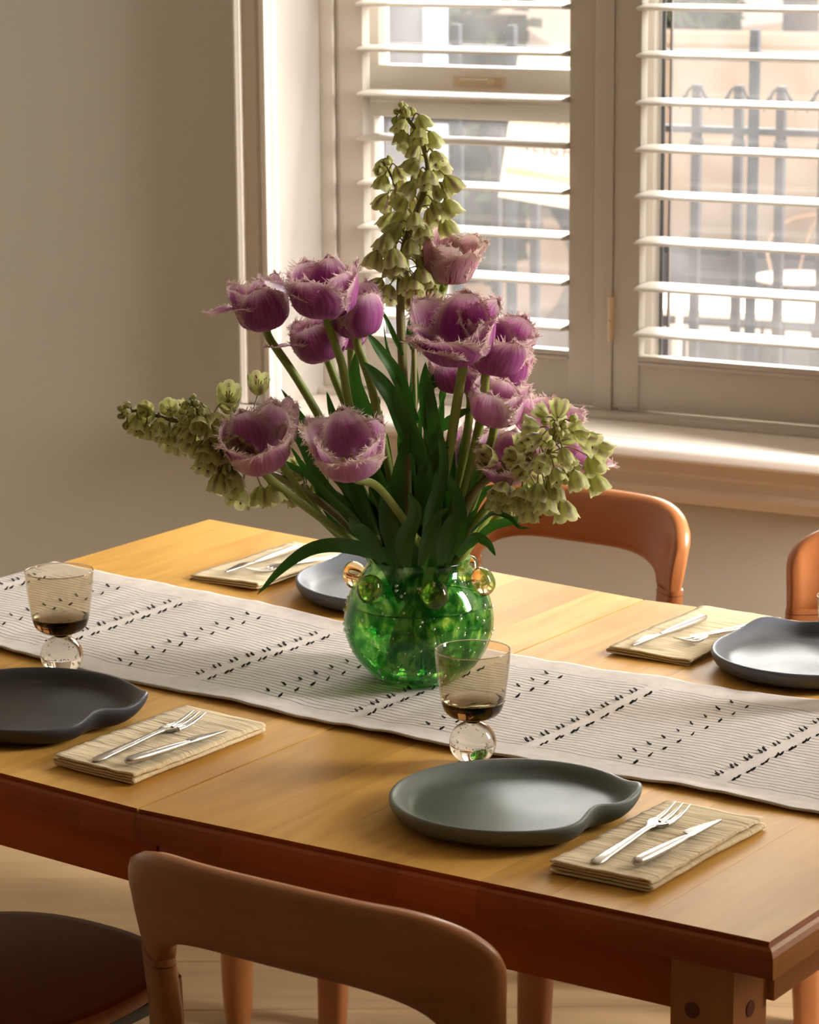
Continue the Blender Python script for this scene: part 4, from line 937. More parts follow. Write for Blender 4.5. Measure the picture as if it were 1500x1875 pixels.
# water
m = MB(); zw = .098
m.lathe([(0, .0075), (.028, .0075)] + [(vr(z)-.0042, z) for z in np.linspace(.013, zw, 14)] + [(0, zw)], 64)
link('water', m.mesh('water', M['water'], True, weld=.00005, sharp=60), vase)
m = MB(); m.lathe([(vr(zw)-.0012, zw-.0007), (vr(zw)-.0045, zw-.0007), (vr(zw)-.0045, zw+.0006), (vr(zw)-.0012, zw+.0006), (vr(zw)-.0012, zw-.0007)], 80); tag(link('waterline', m.mesh('waterline', M['meniscus'], True), vase), 'dark waterline')
m = MB(); rn = random.Random(3)
for k in range(300):
    a = rn.uniform(0, 6.283); z = rn.uniform(.008, .135); r = vr(z)+.0001; b_ = rn.choice([.0007, .0010, .0013, .0016, .0020, .0025])
    c = Vector((r*math.cos(a), r*math.sin(a), z))
    m.lathe([(0.00001, -b_*1.1), (b_*.7, -b_*.8), (b_, 0), (b_*.7, b_*.8), (0.00001, b_*1.1)], 9, c)
tag(link('bubbles', m.mesh('bubbles', M['bubble'], True), vase), kind='stuff')
def blob(r1, r2, seed):
    m = MB(); n = 28
    def P(a, b_):
        th = b_*math.pi; ph = a*2*math.pi; p = Vector((math.sin(th)*math.cos(ph), math.sin(th)*math.sin(ph), math.cos(th)))
        k = 1+.07*mnoise.noise(p*1.4+Vector((seed, 0, 0))); return Vector((p.x*r1*k, p.y*r1*.8*k, p.z*r2*k))
    m.grid(P, n, 18, closeu=True); return m.mesh('knob', M['amber'], True, weld=.00005)
for k, dg in enumerate((-107, -47, 13, 73, 133, 193)):
    th = math.radians(dg); d = Vector((math.sin(th), -math.cos(th), 0))     # 0 deg faces the viewer
    p = d*.0815 + Vector((0, 0, .1245 + (.003 if k % 2 else 0)))
    link('knob', blob(.0175, .0178, k*2.3), vase, mat=Matrix.Translation(p) @ Matrix.Rotation(th, 4, 'Z') @ Matrix.Rotation(math.radians(-25 if abs(dg) < 90 else 20), 4, 'X'))
# ------------------------------------------------------------------ flowers
def VPt(dx, dy, h): return Vector((VC.x+dx, VC.y+dy, vz+h))
def tube_pts(pts, n=7): return cr(pts, n)
def stem_mesh(pts, r0, r1, mt, name='stem'):
    P = tube_pts(pts); m = MB(); k = len(P)
    m.tube(P, [r0+(r1-r0)*i/(k-1) for i in range(k)], 10); return m.mesh(name, mt, True)
def leaf_mesh(pts, w, roll=0.0, fold=.22, wav=.12, seed=0, nv=22, base=.45, shape=1.0):
    """ribbon leaf with a midrib fold; pts from base to tip, w = full width in metres"""
    P = cr(pts, max(3, nv//(len(pts)-1))); N_ = len(P); m = MB(); nu = 7; vs = []; uvs = []
    for i, p in enumerate(P):
        v = i/(N_-1); d = (P[min(i+1, N_-1)]-P[max(i-1, 0)]).normalized()
        view = Vector((0, -1, .2)); side = d.cross(view); side = side.normalized() if side.length > .05 else d.orthogonal().normalized()
        side = Matrix.Rotation(roll*(.4+.6*v) + .25*math.sin(v*4+seed), 3, d) @ side; nrm = side.cross(d).normalized()
        ww = w*.5*min(1, base+(1-base)*sm(0, .35, v)*1.0)*(max(0, 1-v**2.4)**(.75*shape))
        for k in range(nu):
            u = k/(nu-1)*2-1
            z = fold*abs(u)*ww + wav*ww*math.sin(v*13+seed*1.7+(2 if u > 0 else 0))*u*u
            vs.append(p + side*u*ww*math.sqrt(max(.2, 1-fold*fold)) + nrm*z); uvs.append((k/(nu-1), v))
    m.add(vs, [(i*nu+k, i*nu+k+1, (i+1)*nu+k+1, (i+1)*nu+k) for i in range(N_-1) for k in range(nu-1)], uvs)
    return m.mesh('leaf', M['leaf'], True, sharp=80)
def petal_mesh(R, Ln, phi, end, width, mt, seed, twist=0.0, fr=1.0, curl=0.0, r_in=1.0, start=14, mid=84, splayed=False, bend=.42):
    """one fringed petal in the flower frame (+z = flower axis)"""
    rn_ = random.Random(seed); nu, nv = 11, 16; m = MB()
    r, z = 0.0, 0.0; prof = [(r, z)]
    for j in range(nv*2):
        v = (j+.5)/(nv*2); a = start + (mid-start)*sm(0, .40, v) + (end-mid)*sm(bend, 1.0, v) + curl*sm(.72, 1, v)
        a = math.radians(a); r += math.cos(a)/(nv*2); z += math.sin(a)/(nv*2); prof.append((r, z))
    kr = R*.93*r_in/prof[int(nv*1.1)][0]; kz = Ln/(max(p[1] for p in prof)) if not splayed else Ln/.8
    prof = [(.08*R + p[0]*(kr if not splayed or i < nv*1.1 else 1)*1.0, p[1]*kz) for i, p in enumerate(prof)]
    if splayed:
        i0 = int(nv*1.1); q0 = prof[i0]; base = None; r, z = q0; out = prof[:i0+1]
        for j in range(i0, nv*2):
            v = (j+.5)/(nv*2); a = math.radians(mid + (end-mid)*sm(.45, .75, v) + curl*sm(.8, 1, v)); r += math.cos(a)*Ln*1.25/(nv*2); z += math.sin(a)*Ln*1.25/(nv*2); out.append((r, z))
        prof = out
    def pos(u, v, out=0.0):
        x = v*nv*2; i = min(int(x), nv*2-1); f = x-i; rr = prof[i][0]*(1-f)+prof[i+1][0]*f; zz = prof[i][1]*(1-f)+prof[i+1][1]*f
        wv = width*(.30+.70*sm(0, .5, v))*(max(0, 1-max(0, (v-.44)/.58)**2.0))**.72
        rc = max(rr, .62*R); a = u*wv*R/rc
        ruf = mnoise.noise(Vector((u*2.2, v*3, seed*.37)))*.10*R*abs(u)*sm(.3, 1, v)
        lx = rc*math.sin(a); ly = rr - rc*(1-math.cos(a)) + ruf + .05*R*u*u*sm(.6, 1, v)
        zc = zz + mnoise.noise(Vector((u*3+9, v*2.3, seed*.7)))*.07*R*abs(u) 
        p = Vector((ly, lx, zc + out)); t_ = twist*v; c_, s_ = math.cos(phi+t_), math.sin(phi+t_)
        return Vector((p.x*c_-p.y*s_, p.x*s_+p.y*c_, p.z))
    vs = [pos(i/(nu-1)*2-1, j/(nv-1)) for j in range(nv) for i in range(nu)]; uvs = [(i/(nu-1), j/(nv-1)) for j in range(nv) for i in range(nu)]
    m.add(vs, [(j*nu+i, j*nu+i+1, (j+1)*nu+i+1, (j+1)*nu+i) for j in range(nv-1) for i in range(nu-1)], uvs)
    # fringe: tapering, bent, sometimes forked hairs along both margins and across the tip
    def hair(p, d, ln, w_, uvq, depth=0):
        sd = d.cross(Vector((rn_.uniform(-1, 1), rn_.uniform(-1, 1), rn_.uniform(-1, 1)))).normalized()*w_
        b_ = Vector((rn_.uniform(-.5, .5), rn_.uniform(-.5, .5), rn_.uniform(-.4, .5)))*ln
        q1 = p + d*ln*.5 + b_*.12; q2 = p + d*ln + b_*.45
        m.add([p-sd-d*w_, p+sd-d*w_, q1+sd*.62, q1-sd*.62, q2], [(0, 1, 2, 3), (3, 2, 4)], [uvq]*5)
        if depth < 1 and rn_.random() < .6: hair(q1, (d + Vector((rn_.uniform(-1, 1), rn_.uniform(-1, 1), rn_.uniform(-.6, 1)))*.9).normalized(), ln*.55, w_*.7, uvq, depth+1)
    for sgn in (-1, 1):
        K = int(46*fr)
        for k in range(K):
            v = .34 + .66*(k+rn_.random())/K; v = min(v, .985)
            p = pos(sgn, v); c0 = pos(sgn*.8, v); pv = pos(sgn, min(1, v+.04)); d = (p-c0).normalized() if (p-c0).length > 1e-6 else (pv-p).normalized()
            tg = (pv-p); tg = tg.normalized() if tg.length > 1e-6 else d
            d = (d + tg*rn_.uniform(-.2, .8) + Vector((rn_.uniform(-1, 1), rn_.uniform(-1, 1), rn_.uniform(-.7, 1)))*.35).normalized()
            hair(p, d, R*rn_.uniform(.12, .30)*sm(.22, .6, v), R*.022, (0.0 if sgn < 0 else 1.0, max(v, .93)))
    for k in range(int(16*fr)):
        u = rn_.uniform(-.9, .9); p = pos(u, .985); c0 = pos(u, .93); d = ((p-c0).normalized() + Vector((rn_.uniform(-1, 1), rn_.uniform(-1, 1), rn_.uniform(-.5, 1)))*.45).normalized()
        hair(p, d, R*rn_.uniform(.12, .30), R*.022, (.5, 1.0))
    return m.mesh('petal', mt, True, sharp=85)
def frame_to(axis, spin=0.0):
    z = axis.normalized(); x = Vector((1, 0, 0)) if abs(z.x) < .9 else Vector((0, 1, 0)); x = (x - z*x.dot(z)).normalized(); y = z.cross(x)
    return Matrix(((x.x, y.x, z.x, 0), (x.y, y.y, z.y, 0), (x.z, y.z, z.z, 0), (0, 0, 0, 1))) @ Matrix.Rotation(spin, 4, 'Z')
PX = 1540.0   # photo pixels per metre at the bouquet
def tulip(label, b, tip, Y, wpx, toward, mids, mouth, spin=0, kind='petal', ends=None, splay=None, n_out=3, n_in=3, seed=0, fr=1.0, bottom=(0, 0), lf=(), stamens=False, sr=.0053, inner_h=.96):
    """b, tip = base and top of the bloom in the photo; toward = lean to the viewer"""
    B = at(b[0], b[1], Y); Tp = at(tip[0], tip[1], Y); ax = (Tp-B); H = ax.length; ax = (ax.normalized() + Vector((0, -toward, toward*.15))).normalized()
    t = thing('tulip', label, 'tulip', (B.x, B.y, B.z), 0, 'fringed tulips in the vase')
    rnd_ = random.Random(seed+100); R = wpx*.5/PX; FMx = frame_to(ax, spin)
    ends = ends or [97, 97, 97]
    k = 0
    for i in range(n_out):
        phi = 2*math.pi*i/n_out + (.12 if seed % 2 else -.1); e = ends[i % len(ends)]
        link('petal', petal_mesh(R, H*rnd_.uniform(.93, 1.08), phi+rnd_.uniform(-.15, .15), e+rnd_.uniform(-5, 5), 1.12, M[kind], seed*31+i, fr=fr, r_in=1.0, curl=rnd_.uniform(-26, 4)*(1 if min(ends) < 95 else .3)), t, mat=FMx)
    for i in range(n_in):
        phi = 2*math.pi*(i+.5)/n_in; e = ends[(i+1) % len(ends)]-2
        link('petal', petal_mesh(R*.88, H*inner_h*rnd_.uniform(.93, 1.1), phi+rnd_.uniform(-.15, .15), e+rnd_.uniform(-4, 4), 1.08, M[kind], seed*31+10+i, fr=fr, curl=rnd_.uniform(-20, 8)*(1 if min(ends) < 95 else .3)), t, mat=FMx)
    if splay:
        for (phi, e, ln, wd) in splay:      # petals bent away from the cup
            link('petal', petal_mesh(R, H*ln, phi, e, wd, M[kind], seed*31+20+int(phi*5), fr=fr*.9, mid=74, splayed=True, curl=12), t, mat=FMx)
    m = MB()
    for i in range(6):
        a = i*1.047; m.tube([Vector((.10*R*math.cos(a), .10*R*math.sin(a), .02*H)), Vector((.26*R*math.cos(a), .26*R*math.sin(a), .2*H)), Vector((.30*R*math.cos(a), .30*R*math.sin(a), .62*H if stamens else .30*H))], [R*.03, R*.035, R*.055], 6)
    m.tube([Vector((0, 0, 0)), Vector((0, 0, .24*H))], [R*.12, R*.10], 8)
    link('stamens', m.mesh('stamens', M['anther'], True), t, mat=FMx)
    pts = [B + ax*.003, B - ax*.012] + [at(x, y, Y + (3.345-Y)*(i+1)/(len(mids)+1)) for i, (x, y) in enumerate(mids)]
    mo = at(mouth, 1036, 3.345); mo = VPt(max(-.048, min(.048, mo.x-VC.x)), (seed % 5-2)*.013, .150); pts.append(mo)
    pts.append(VPt(-(mo.x-VC.x)*.3+bottom[0], -(mo.y-VC.y)*.5, .085)); pts.append(VPt(-(mo.x-VC.x)*.85+bottom[0], -(mo.y-VC.y), .014))
    pts = [p - Vector((B.x, B.y, B.z)) for p in pts]
    link('stem', stem_mesh(pts, sr*.92, sr*1.08, M['stem']), t)
    for q in lf: add_leaf(t, B, *q)
    return t
nleaf = 0
def add_leaf(t, org, pts, wpx, Ys, roll=0.0, fold=.25, wav=.12, base=.5, shape=1.0):
    global nleaf
    nleaf += 1; n = len(pts)
    P = [at(x, y, Ys[0] + (Ys[1]-Ys[0])*i/(n-1)) for i, (x, y) in enumerate(pts)]
    if P[0].z < vz+.158:      # leaf comes out of the mouth: keep it inside the rim
        d = Vector((P[0].x-VC.x, P[0].y-VC.y, 0)); 
        if d.length > .050: d = d.normalized()*.050
        P[0] = Vector((VC.x+d.x, VC.y+d.y, vz+.156)); P.insert(0, Vector((VC.x+d.x*.5, VC.y+d.y*.5, vz+.10)))
    link('leaf', leaf_mesh([p-org for p in P], wpx/PX, roll, fold, wav, nleaf, base=base, shape=shape), t)
C_ = 3.345
tulip('mauve tulip furthest left of the upper ones, one petal flung out left', (490, 603), (468, 512), 3.33, 100, .15, [(545, 695), (600, 790), (660, 900)], 715, .5, ends=[99, 96, 104], splay=[(math.pi*1.02, 4, 1.15, .75)], seed=1,
      lf=[([(655, 905), (600, 830), (548, 760), (514, 711)], 20, (3.34, 3.30), .5), ([(690, 1000), (640, 930), (575, 880), (530, 815)], 24, (3.34, 3.30), .3)])
tulip('large mauve tulip, topmost of the left hand cluster', (600, 580), (588, 487), 3.29, 122, .12, [(627, 670), (640, 745), (680, 880)], 735, .2, ends=[98, 101, 92], splay=[(math.pi*.96, 28, 1.05, .9)], seed=2, fr=1.2,
      lf=[([(690, 870), (650, 820), (615, 770), (598, 716)], 26, (3.32, 3.30), -.2), ([(735, 1035), (716, 975), (706, 925), (712, 885)], 40, (3.29, 3.26), .1, .3)])
tulip('closed mauve tulip at the right of the left hand cluster', (655, 618), (652, 528), 3.31, 94, .05, [(678, 700), (700, 800), (725, 920)], 745, .9, ends=[104, 105, 102], seed=3,
      lf=[([(762, 770), (728, 690), (694, 640), (668, 606)], 28, (3.33, 3.29), .2), ([(752, 830), (722, 740), (692, 695), (664, 662)], 40, (3.31, 3.27), .35)])
tulip('mauve tulip below the topmost left one, narrow petal pointing left', (600, 658), (572, 582), 3.35, 104, .05, [(622, 715), (655, 790), (700, 900)], 730, .4, ends=[103, 104, 101], splay=[(math.pi*1.0, 16, 1.1, .7)], seed=4,
      lf=[([(682, 880), (668, 770), (650, 700), (653, 640)], 38, (3.36, 3.35), .15, .3), ([(668, 800), (676, 760), (690, 735), (684, 722)], 22, (3.40, 3.40), .2)])
tulip('small mauve tulip peeping from behind the left cluster', (643, 640), (640, 560), 3.41, 66, 0, [(650, 720), (690, 860)], 745, .3, seed=5, ends=[99, 99, 99])
tulip('wide open pale mauve tulip at the lower left over the bell flowers', (482, 853), (462, 768), 3.22, 116, .48, [(530, 905), (590, 950), (660, 1000)], 700, .9, kind='petalp', ends=[88, 93, 82], seed=6, fr=2.0,
      lf=[([(640, 930), (590, 885), (545, 800), (506, 786)], 24, (3.30, 3.27), .4), ([(700, 1018), (650, 955), (600, 905), (552, 852)], 24, (3.28, 3.25), -.5)])
tulip('slim pale tulip standing just behind the wide open lower left one', (512, 818), (518, 735), 3.27, 62, .1, [(545, 895), (600, 960), (660, 1010)], 705, .2, kind='petalp', ends=[97, 99, 98], seed=7,
      lf=[([(700, 1040), (640, 1000), (575, 1003), (520, 1038), (470, 1090)], 32, (3.28, 3.22), -.35, .2), ([(610, 935), (575, 880), (535, 855), (505, 840)], 18, (3.33, 3.33), .3)])
tulip('open pale pink tulip in the front centre, looking out at the viewer', (648, 862), (634, 782), 3.20, 120, .50, [(690, 890), (735, 945), (768, 995)], 790, .55, kind='petalp', ends=[90, 82, 92], seed=8, fr=2.1, sr=.0050,
      lf=[([(700, 1030), (672, 985), (650, 965), (640, 948)], 34, (3.27, 3.24), .2), ([(752, 1035), (728, 960), (728, 880), (752, 770)], 44, (3.30, 3.29), .1, .3, .2)])
tulip('striped double tulip, highest of all, beside the green spike', (815, 515), (833, 432), 3.37, 100, .22, [(805, 560), (795, 640), (785, 760)], 775, .2, kind='petals', ends=[90, 84, 96, 80], n_out=4, n_in=5, seed=9, fr=1.0, stamens=True, inner_h=1.0,
      lf=[([(796, 850), (786, 765), (778, 712), (779, 662)], 34, (3.35, 3.34), .25, .35, .2), ([(788, 712), (800, 690), (818, 652)], 22, (3.33, 3.31), .4)])
tulip('big wide open mauve tulip, centre right, facing the viewer', (845, 655), (830, 570), 3.24, 134, .38, [(838, 730), (822, 830), (800, 930)], 782, .35, ends=[88, 76, 84], splay=[(math.pi*1.1, 48, .9, .95)], seed=10, fr=1.9, sr=.0062,
      lf=[([(815, 900), (800, 810), (790, 740), (782, 672)], 32, (3.30, 3.28), -.3, .35), ([(790, 1035), (792, 930), (812, 850), (800, 770)], 40, (3.30, 3.27), .35, .3, .22)])
tulip('large deep mauve tulip at the right of the big open pair', (893, 678), (917, 590), 3.27, 120, .25, [(885, 740), (865, 840), (842, 930)], 815, .8, ends=[86, 96, 92], splay=[(.2, 55, .9, .9)], seed=11, fr=1.7, sr=.0057,
      lf=[([(825, 990), (842, 900), (848, 840), (852, 782)], 32, (3.36, 3.36), .2), ([(835, 1000), (858, 940), (880, 905), (914, 886)], 30, (3.34, 3.32), .4)])
tulip('mauve tulip tucked under the big open pair', (857, 715), (840, 650), 3.33, 108, .05, [(856, 790), (842, 880)], 805, .1, ends=[98, 97, 95], seed=12, lf=[([(800, 790), (825, 772), (845, 758), (866, 748)], 24, (3.32, 3.28), -.4)])
tulip('mauve tulip half hidden behind the right pair', (925, 705), (942, 640), 3.42, 76, .05, [(905, 790), (860, 900)], 820, .6, ends=[92, 97, 95], seed=13, lf=[([(808, 740), (812, 715), (818, 692)], 15, (3.38, 3.38), .2)])
tulip('pale mauve tulip right of centre below the deep mauve one', (905, 778), (915, 702), 3.28, 94, .22, [(893, 830), (870, 910)], 822, .3, kind='petalp', ends=[94, 92, 96], seed=14, fr=1.3,
      lf=[([(862, 1000), (900, 966), (950, 952), (994, 947)], 20, (3.33, 3.24), -.3, .3), ([(848, 985), (862, 930), (872, 870), (904, 838)], 26, (3.36, 3.34), .2)])
tulip('pale tulip at the far right, behind the drooping bell flowers', (975, 800), (1010, 738), 3.36, 112, .12, [(935, 870), (890, 950)], 835, .5, kind='petalp', ends=[88, 84, 90], seed=15, fr=1.3,
      lf=[([(838, 1018), (868, 985), (892, 992), (908, 1018)], 24, (3.28, 3.20), .3)])
tulip('open tulip with a dark heart beside the right hand bell flowers', (930, 868), (928, 805), 3.30, 98, .75, [(905, 910), (870, 960)], 832, .2, kind='petalp', ends=[84, 90, 82], seed=16, fr=1.9,
      lf=[([(860, 975), (900, 940), (932, 946), (950, 964), (972, 967)], 13, (3.28, 3.22), .8)])
tulip('pink tulip glimpsed between the stems at the right', (862, 872), (882, 785), 3.40, 84, 0, [(852, 920)], 812, .2, ends=[97, 96, 98], seed=17, lf=[([(818, 1030), (842, 965), (838, 905), (822, 868)], 32, (3.29, 3.27), -.2, .3)])
tulip('tulip at the extreme right, only fringed petal tips past the bell flowers', (1050, 850), (1085, 815), 3.40, 78, .1, [(980, 890), (900, 960)], 838, .3, kind='petalp', ends=[80, 88, 84], seed=18, fr=1.4)
# extra foliage of the bunch
fol = thing('leaf_bunch', 'dense dark green tulip leaves filling the heart of the bunch', 'leaves', (VC.x, VC.y, vz), 0)
rn = random.Random(21); fo = Vector((VC.x, VC.y, vz))
hand = [([(745, 1035), (735, 930), (745, 820), (760, 700)], 46, (3.36, 3.37)), ([(768, 1035), (772, 930), (760, 830), (772, 735)], 50, (3.37, 3.38)), ([(800, 1030), (790, 900), (800, 800), (812, 720)], 42, (3.36, 3.36)),
        ([(720, 1030), (695, 930), (690, 840), (700, 750)], 46, (3.36, 3.36)), ([(705, 1030), (660, 940), (640, 900), (600, 850)], 40, (3.34, 3.32)), ([(690, 1030), (640, 975), (600, 930), (572, 880)], 34, (3.33, 3.33)),
        ([(830, 1025), (850, 950), (862, 880), (860, 800)], 38, (3.38, 3.38)), ([(740, 900), (742, 800), (758, 720), (756, 636)], 30, (3.40, 3.40)), ([(755, 640), (750, 605), (757, 562)], 15, (3.36, 3.36)),
        ([(738, 650), (716, 602), (696, 560)], 11, (3.33, 3.31)), ([(742, 705), (722, 670), (710, 640), (702, 590)], 9, (3.33, 3.30)), ([(770, 1036), (782, 990), (800, 950), (822, 930)], 28, (3.27, 3.24)), ([(806, 1034), (812, 985), (830, 950), (846, 962)], 24, (3.27, 3.23)),
        ([(780, 860), (760, 800), (735, 740), (728, 700)], 40, (3.30, 3.28)), ([(770, 960), (776, 880), (800, 830), (835, 800)], 36, (3.30, 3.28)), ([(690, 980), (650, 900), (620, 860), (590, 830)], 34, (3.31, 3.29)),
        ([(665, 905), (640, 840), (600, 790), (562, 770)], 26, (3.33, 3.33)), ([(720, 960), (690, 880), (668, 830), (655, 770)], 38, (3.32, 3.31)), ([(850, 900), (870, 850), (888, 800), (905, 770)], 26, (3.40, 3.42)),
        ([(880, 980), (925, 945), (950, 905), (975, 880)], 24, (3.42, 3.44)), ([(700, 1036), (668, 1005), (640, 990), (610, 965)], 26, (3.38, 3.40)), ([(745, 1036), (742, 985), (760, 940), (748, 900)], 38, (3.27, 3.25))]
for (p, w, Ys) in hand: add_leaf(fol, fo, p, w, Ys, rn.uniform(-.5, .5), .28, .16)
for k in range(30):
    x1 = rn.uniform(635, 875); y1 = rn.uniform(760, 900) + abs(x1-755)*.35; x0 = 768 + (x1-768)*.45 + rn.uniform(-12, 12); Y1 = rn.uniform(3.33, 3.45)
    add_leaf(fol, fo, [(x0, 1035), (x0*.65+x1*.35+rn.uniform(-8, 8), 960), (x0*.25+x1*.75, (y1+960)/2), (x1, y1)], rn.uniform(30, 46), (3.36, Y1), rn.uniform(-.9, .9), .3, .2)
# ---- bell flowers (fritillaria-like)
def bell_mesh(seed, Ro=.0105, Ln=.0195, flare=1.0, bud=False):
    rn_ = random.Random(seed); m = MB(); n, J = 48, 10
    def P(a, b_):
        th = a*2*math.pi; lobe = abs(math.cos(th*3))**.6*1.7-.9
        if bud:
            r = Ro*.78*math.sin(math.pi*min(1, .06+b_*.9))**.7*(1+.05*lobe); z = -Ln*.9*b_
        else:
            r = Ro*(.16+.80*min(1, (b_/.55))**.55*(.93+.07*b_)) *(1+.18*flare*sm(.72, 1, b_)) * (1 + .07*lobe*sm(.1, 1, b_)); z = -Ln*(b_) * (1 + .09*lobe*sm(.5, 1, b_))
        r *= 1+.05*mnoise.noise(Vector((math.cos(th)*2, math.sin(th)*2, seed+b_*2)))
        return Vector((r*math.cos(th), r*math.sin(th), z))
    m.grid(P, n, J, closeu=True)
    # uv u wraps; seam at 0 is fine (lobe centre)
    if not bud:
        vs0 = len(m.v)
        for k in range(6):      # stamens and dark nectar blotches inside the mouth
            a = k*1.047+.3; m.tube([Vector((0, 0, -Ln*.2)), Vector((Ro*.3*math.cos(a), Ro*.3*math.sin(a), -Ln*.78))], [.0004, .0008], 4, mi=1)
            a = k*1.047; r = Ro*.84; z = -Ln*.74; c = Vector((r*math.cos(a), r*math.sin(a), z)); tt = Vector((-math.sin(a), math.cos(a), 0))*.0009; up = Vector((0, 0, .0019)); nn = Vector((-math.cos(a), -math.sin(a), 0))*.0006
            for s_ in (1, -1): m.add([c+nn*s_*2-tt, c+nn*s_*2-up*.7, c+nn*s_*2+tt, c+nn*s_*2+up*.7], [(0, 1, 2, 3)], mi=2)
    m.tube([(0, 0, .0012), (0, 0, -.0010)], [.0012, .0022], 8, mi=3)
    return m.mesh('bell', [M['bell'], M['anther'], M['spot'], M['fstem']], True, sharp=85)
BELLS = [bell_mesh(k, .0112+.0006*(k % 3), .0200+.0010*(k % 2), .2+.35*(k % 3)) for k in range(6)]
BUDS = [bell_mesh(40+k, .0088, .0165, 0, True) for k in range(3)]
def pedicel_mesh(a, b_, org):
    d = b_-a; mid = a*.5+b_*.5+Vector((0, 0, .0045+.1*d.length)); P = cr([a, mid, b_], 4); m = MB(); m.tube([p-org for p in P], .00085, 6); return m.mesh('pedicel', M['fstem'], True)
def bell_spike(label, axis, Ys, nb, spread, mode, stem, mouth, seed, extra=(), sr=.0045, tipbuds=5, clear=()):
    """axis: photo points from low to tip; bells hung around it"""
    rn_ = random.Random(seed); A = [at(x, y, Ys[0]+(Ys[1]-Ys[0])*i/(len(axis)-1)) for i, (x, y) in enumerate(axis)]
    t = thing('bell_flower_spike', label, 'bell flower', tuple(A[0]), 0, 'green bell flower spikes in the vase'); O = A[0].copy()
    st = [at(x, y, 3.345+(Ys[0]-3.345)*(i+1)/(len(stem)+1)) for i, (x, y) in enumerate(stem)]
    mo = at(mouth, 1036, 3.345); mo = VPt(max(-.05, min(.05, mo.x-VC.x)), rn_.uniform(-.02, .03), .150)
    low = [VPt(-(mo.x-VC.x)*.8, -(mo.y-VC.y)*.8, .014), VPt(-(mo.x-VC.x)*.2, 0, .085), mo] + st
    full = low + A; P = cr(full, 6); K = len(P)
    m = MB(); m.tube([p-O for p in P], [sr*1.1 - sr*.75*max(0, (i-K*.4)/(K*.6)) for i in range(K)], 9); link('stem', m.mesh('stem', M['fstem'], True), t)
    AX = cr(A, 14); n = len(AX)
    for k in range(nb):
        f = (k+.5)/nb; f = f**.92; i = min(n-2, int(f*(n-1))); p = AX[i]; d = (AX[i+1]-AX[i]).normalized()
        a = k*2.399+rn_.uniform(-.35, .35); e1 = d.orthogonal().normalized(); e2 = d.cross(e1); rad = (e1*math.cos(a)+e2*math.sin(a))
        ln = spread*(1-.45*f)*rn_.uniform(.75, 1.2)
        if mode == 'up': q = p + rad*ln + Vector((0, 0, .004)); dn = Vector((rad.x*.55, rad.y*.55, -1)) 
        elif mode == 'side': q = p + rad*ln + Vector((0, 0, -.004)); dn = Vector((rad.x*.6-.2, rad.y*.5-.45, -.62 + rad.z*.95)) 
        else: q = p + rad*ln + d*.004; dn = (rad*1.0 + d*.25 + Vector((0, 0, -.45)))
        dn = (dn + Vector((rn_.uniform(-1, 1), rn_.uniform(-1, 1), rn_.uniform(-.4, .4)))*.22).normalized()
        bud = f > .90
        me = BUDS[rn_.randrange(3)] if bud else BELLS[rn_.randrange(6)]
        sc = (.72 if bud else 1.06-.24*f)*rn_.uniform(.92, 1.1)
        Mx = Matrix.Translation(q-O) @ frame_to(-dn, rn_.uniform(0, 6)) @ Matrix.Scale(sc, 4); bo = link('bell', me, t, mat=Mx)
        link('pedicel', pedicel_mesh(p, q, q), bo, mat=Mx.to_3x3().inverted().to_4x4())
    for (x, y, Y, dx, dz, sc, tw) in extra:      # bells placed where the photo shows single ones
        q = at(x, y, Y); dn = Vector((dx, -tw, dz)).normalized(); i = min(range(n), key=lambda i_: (AX[i_]-q).length)
        Mx = Matrix.Translation(q-O) @ frame_to(-dn, rn_.uniform(0, 6)) @ Matrix.Scale(sc, 4); bo = link('bell', BELLS[rn_.randrange(6)], t, mat=Mx)
        link('pedicel', pedicel_mesh(AX[i], q, q), bo, mat=Mx.to_3x3().inverted().to_4x4())
    for k in range(tipbuds):
        a = k*2.4; d = (AX[-1]-AX[-4]).normalized(); e1 = d.orthogonal().normalized(); e2 = d.cross(e1); rad = e1*math.cos(a)+e2*math.sin(a)
        q = AX[-1]-d*.003*k+rad*.0035; dn = (d+rad*(.35+.15*k)).normalized(); link('bell', BUDS[k % 3], t, mat=Matrix.Translation(q-O) @ frame_to(-dn) @ Matrix.Scale(.48+.05*k, 4))
    return t
bell_spike('tallest green bell flower spike, rising upright against the shutters', [(733, 545), (738, 470), (752, 415), (772, 365), (784, 310), (770, 255), (750, 222), (733, 200)], (3.36, 3.34), 38, .0205, 'up', [(745, 900), (742, 760), (736, 640)], 745, 1, sr=.0052,
           extra=[(712, 425, 3.34, -.2, -1, 1.1, .2), (690, 460, 3.34, -.3, -1, 1.05, .2), (720, 455, 3.33, .1, -1, 1.25, .4), (768, 490, 3.34, .2, -1, 1.1, .5), (714, 522, 3.34, -.3, -1, 1.0, .6), (788, 525, 3.36, .3, -1, 1.05, .4), (760, 512, 3.33, 0, -1, 1.0, .8), (816, 322, 3.34, .7, -1, 1.1, .1), (815, 365, 3.34, .5, -1, 1.1, .1), (812, 398, 3.35, .4, -1, 1.05, .1), (745, 505, 3.35, .1, -1, 1.0, .6), (785, 500, 3.37, .3, -1, 1.0, .5)])
bell_spike('shorter green bell flower spike leaning left behind the tallest one', [(745, 470), (738, 410), (728, 355), (712, 312), (704, 300)], (3.42, 3.39), 14, .017, 'up', [(768, 900), (760, 760), (757, 620)], 765, 5, sr=.0032, tipbuds=3)
bell_spike('bell flower spike reaching furthest left, tip pointing at the wall', [(440, 768), (400, 768), (360, 775), (323, 771), (290, 762), (255, 752), (222, 756)], (3.30, 3.24), 25, .0165, 'side', [(690, 985), (620, 880), (540, 790), (490, 770)], 700, 3, sr=.0042)
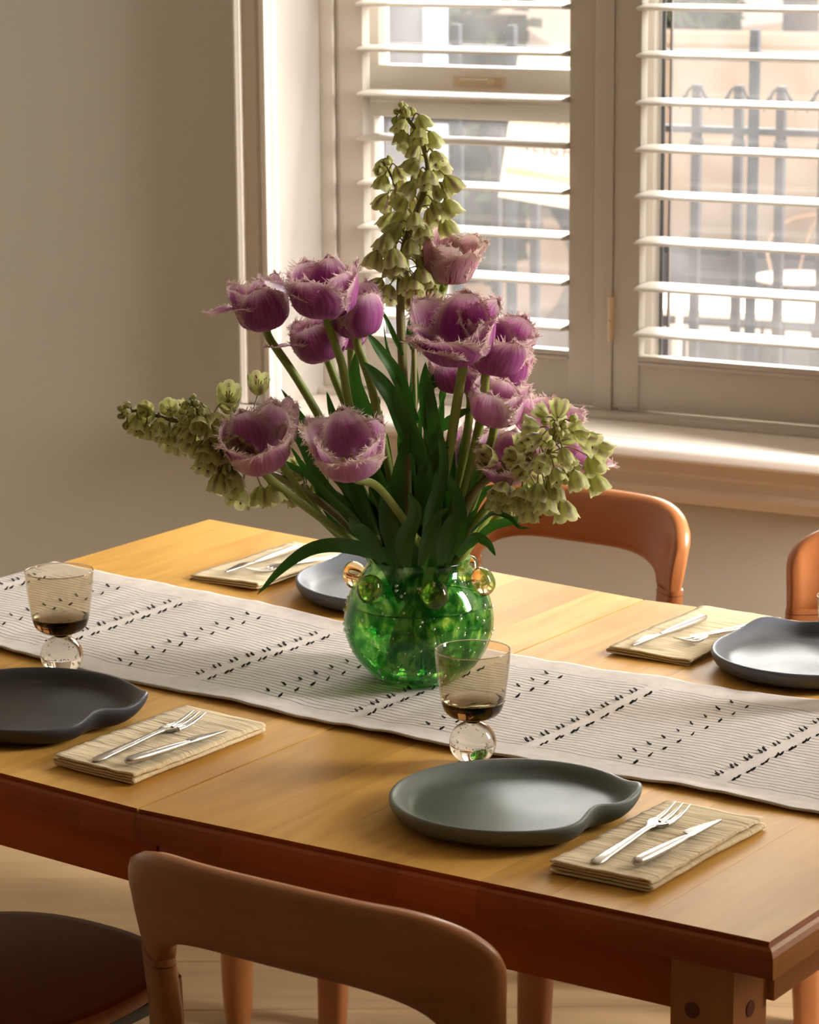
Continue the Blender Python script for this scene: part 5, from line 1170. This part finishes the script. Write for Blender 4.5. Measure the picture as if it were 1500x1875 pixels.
bell_spike('bell flower spike at the left bending up against the wall', [(455, 860), (420, 845), (395, 815), (378, 785), (362, 755), (352, 735)], (3.25, 3.22), 25, .020, 'side', [(680, 1005), (600, 930), (540, 890), (495, 868)], 692, 4, sr=.0045,
           extra=[(388, 812, 3.22, -.1, -1, 1.15, .3), (404, 865, 3.22, -.2, -1, 1.1, .3), (425, 862, 3.22, .2, -1, 1.15, .4), (478, 890, 3.25, -.1, -1, 1.2, .3), (494, 888, 3.25, .3, -1, 1.15, .3), (418, 735, 3.28, .1, .6, 1.2, .8), (472, 722, 3.34, .1, 1, 1.2, .5)])
bell_spike('low bell flower spike at the left, half hidden under the tulips', [(600, 868), (570, 872), (545, 875), (520, 868)], (3.38, 3.36), 12, .016, 'side', [(690, 990), (640, 910)], 705, 6, sr=.003, tipbuds=2,
           extra=[(510, 882, 3.36, 0, -1, 1.1, .2), (538, 895, 3.36, .2, -1, 1.05, .2), (575, 905, 3.36, .3, -1, 1.0, .2), (558, 885, 3.35, -.1, -1, 1.1, .3)])
bell_spike('bell flower spike nodding at the right over the chair, tip towards the viewer', [(915, 868), (950, 866), (985, 850), (1008, 822), (1020, 796), (1026, 782)], (3.30, 3.17), 32, .028, 'out', [(830, 1000), (850, 940), (875, 892)], 828, 8, sr=.0050, tipbuds=7,
           extra=[(937, 890, 3.26, -.4, -1, 1.1, .3), (925, 905, 3.27, -.3, -1, 1.1, .1), (955, 898, 3.25, .2, -1, 1.25, .3), (968, 920, 3.25, 0, -1, 1.1, .2), (1030, 915, 3.25, .2, -1, 1.15, .4), (1012, 880, 3.24, .1, -1, 1.2, .4), (985, 885, 3.23, -.1, -1, 1.2, .5), (1085, 868, 3.25, .5, -1, 1.1, .3), (1078, 835, 3.25, .5, -1, 1.15, .3), (1052, 862, 3.22, .3, -1, 1.1, .4), (1060, 800, 3.22, .9, -.4, 1.1, .4), (1085, 812, 3.24, .9, -.6, 1.1, .3), (1000, 905, 3.23, 0, -1, 1.1, .4)])
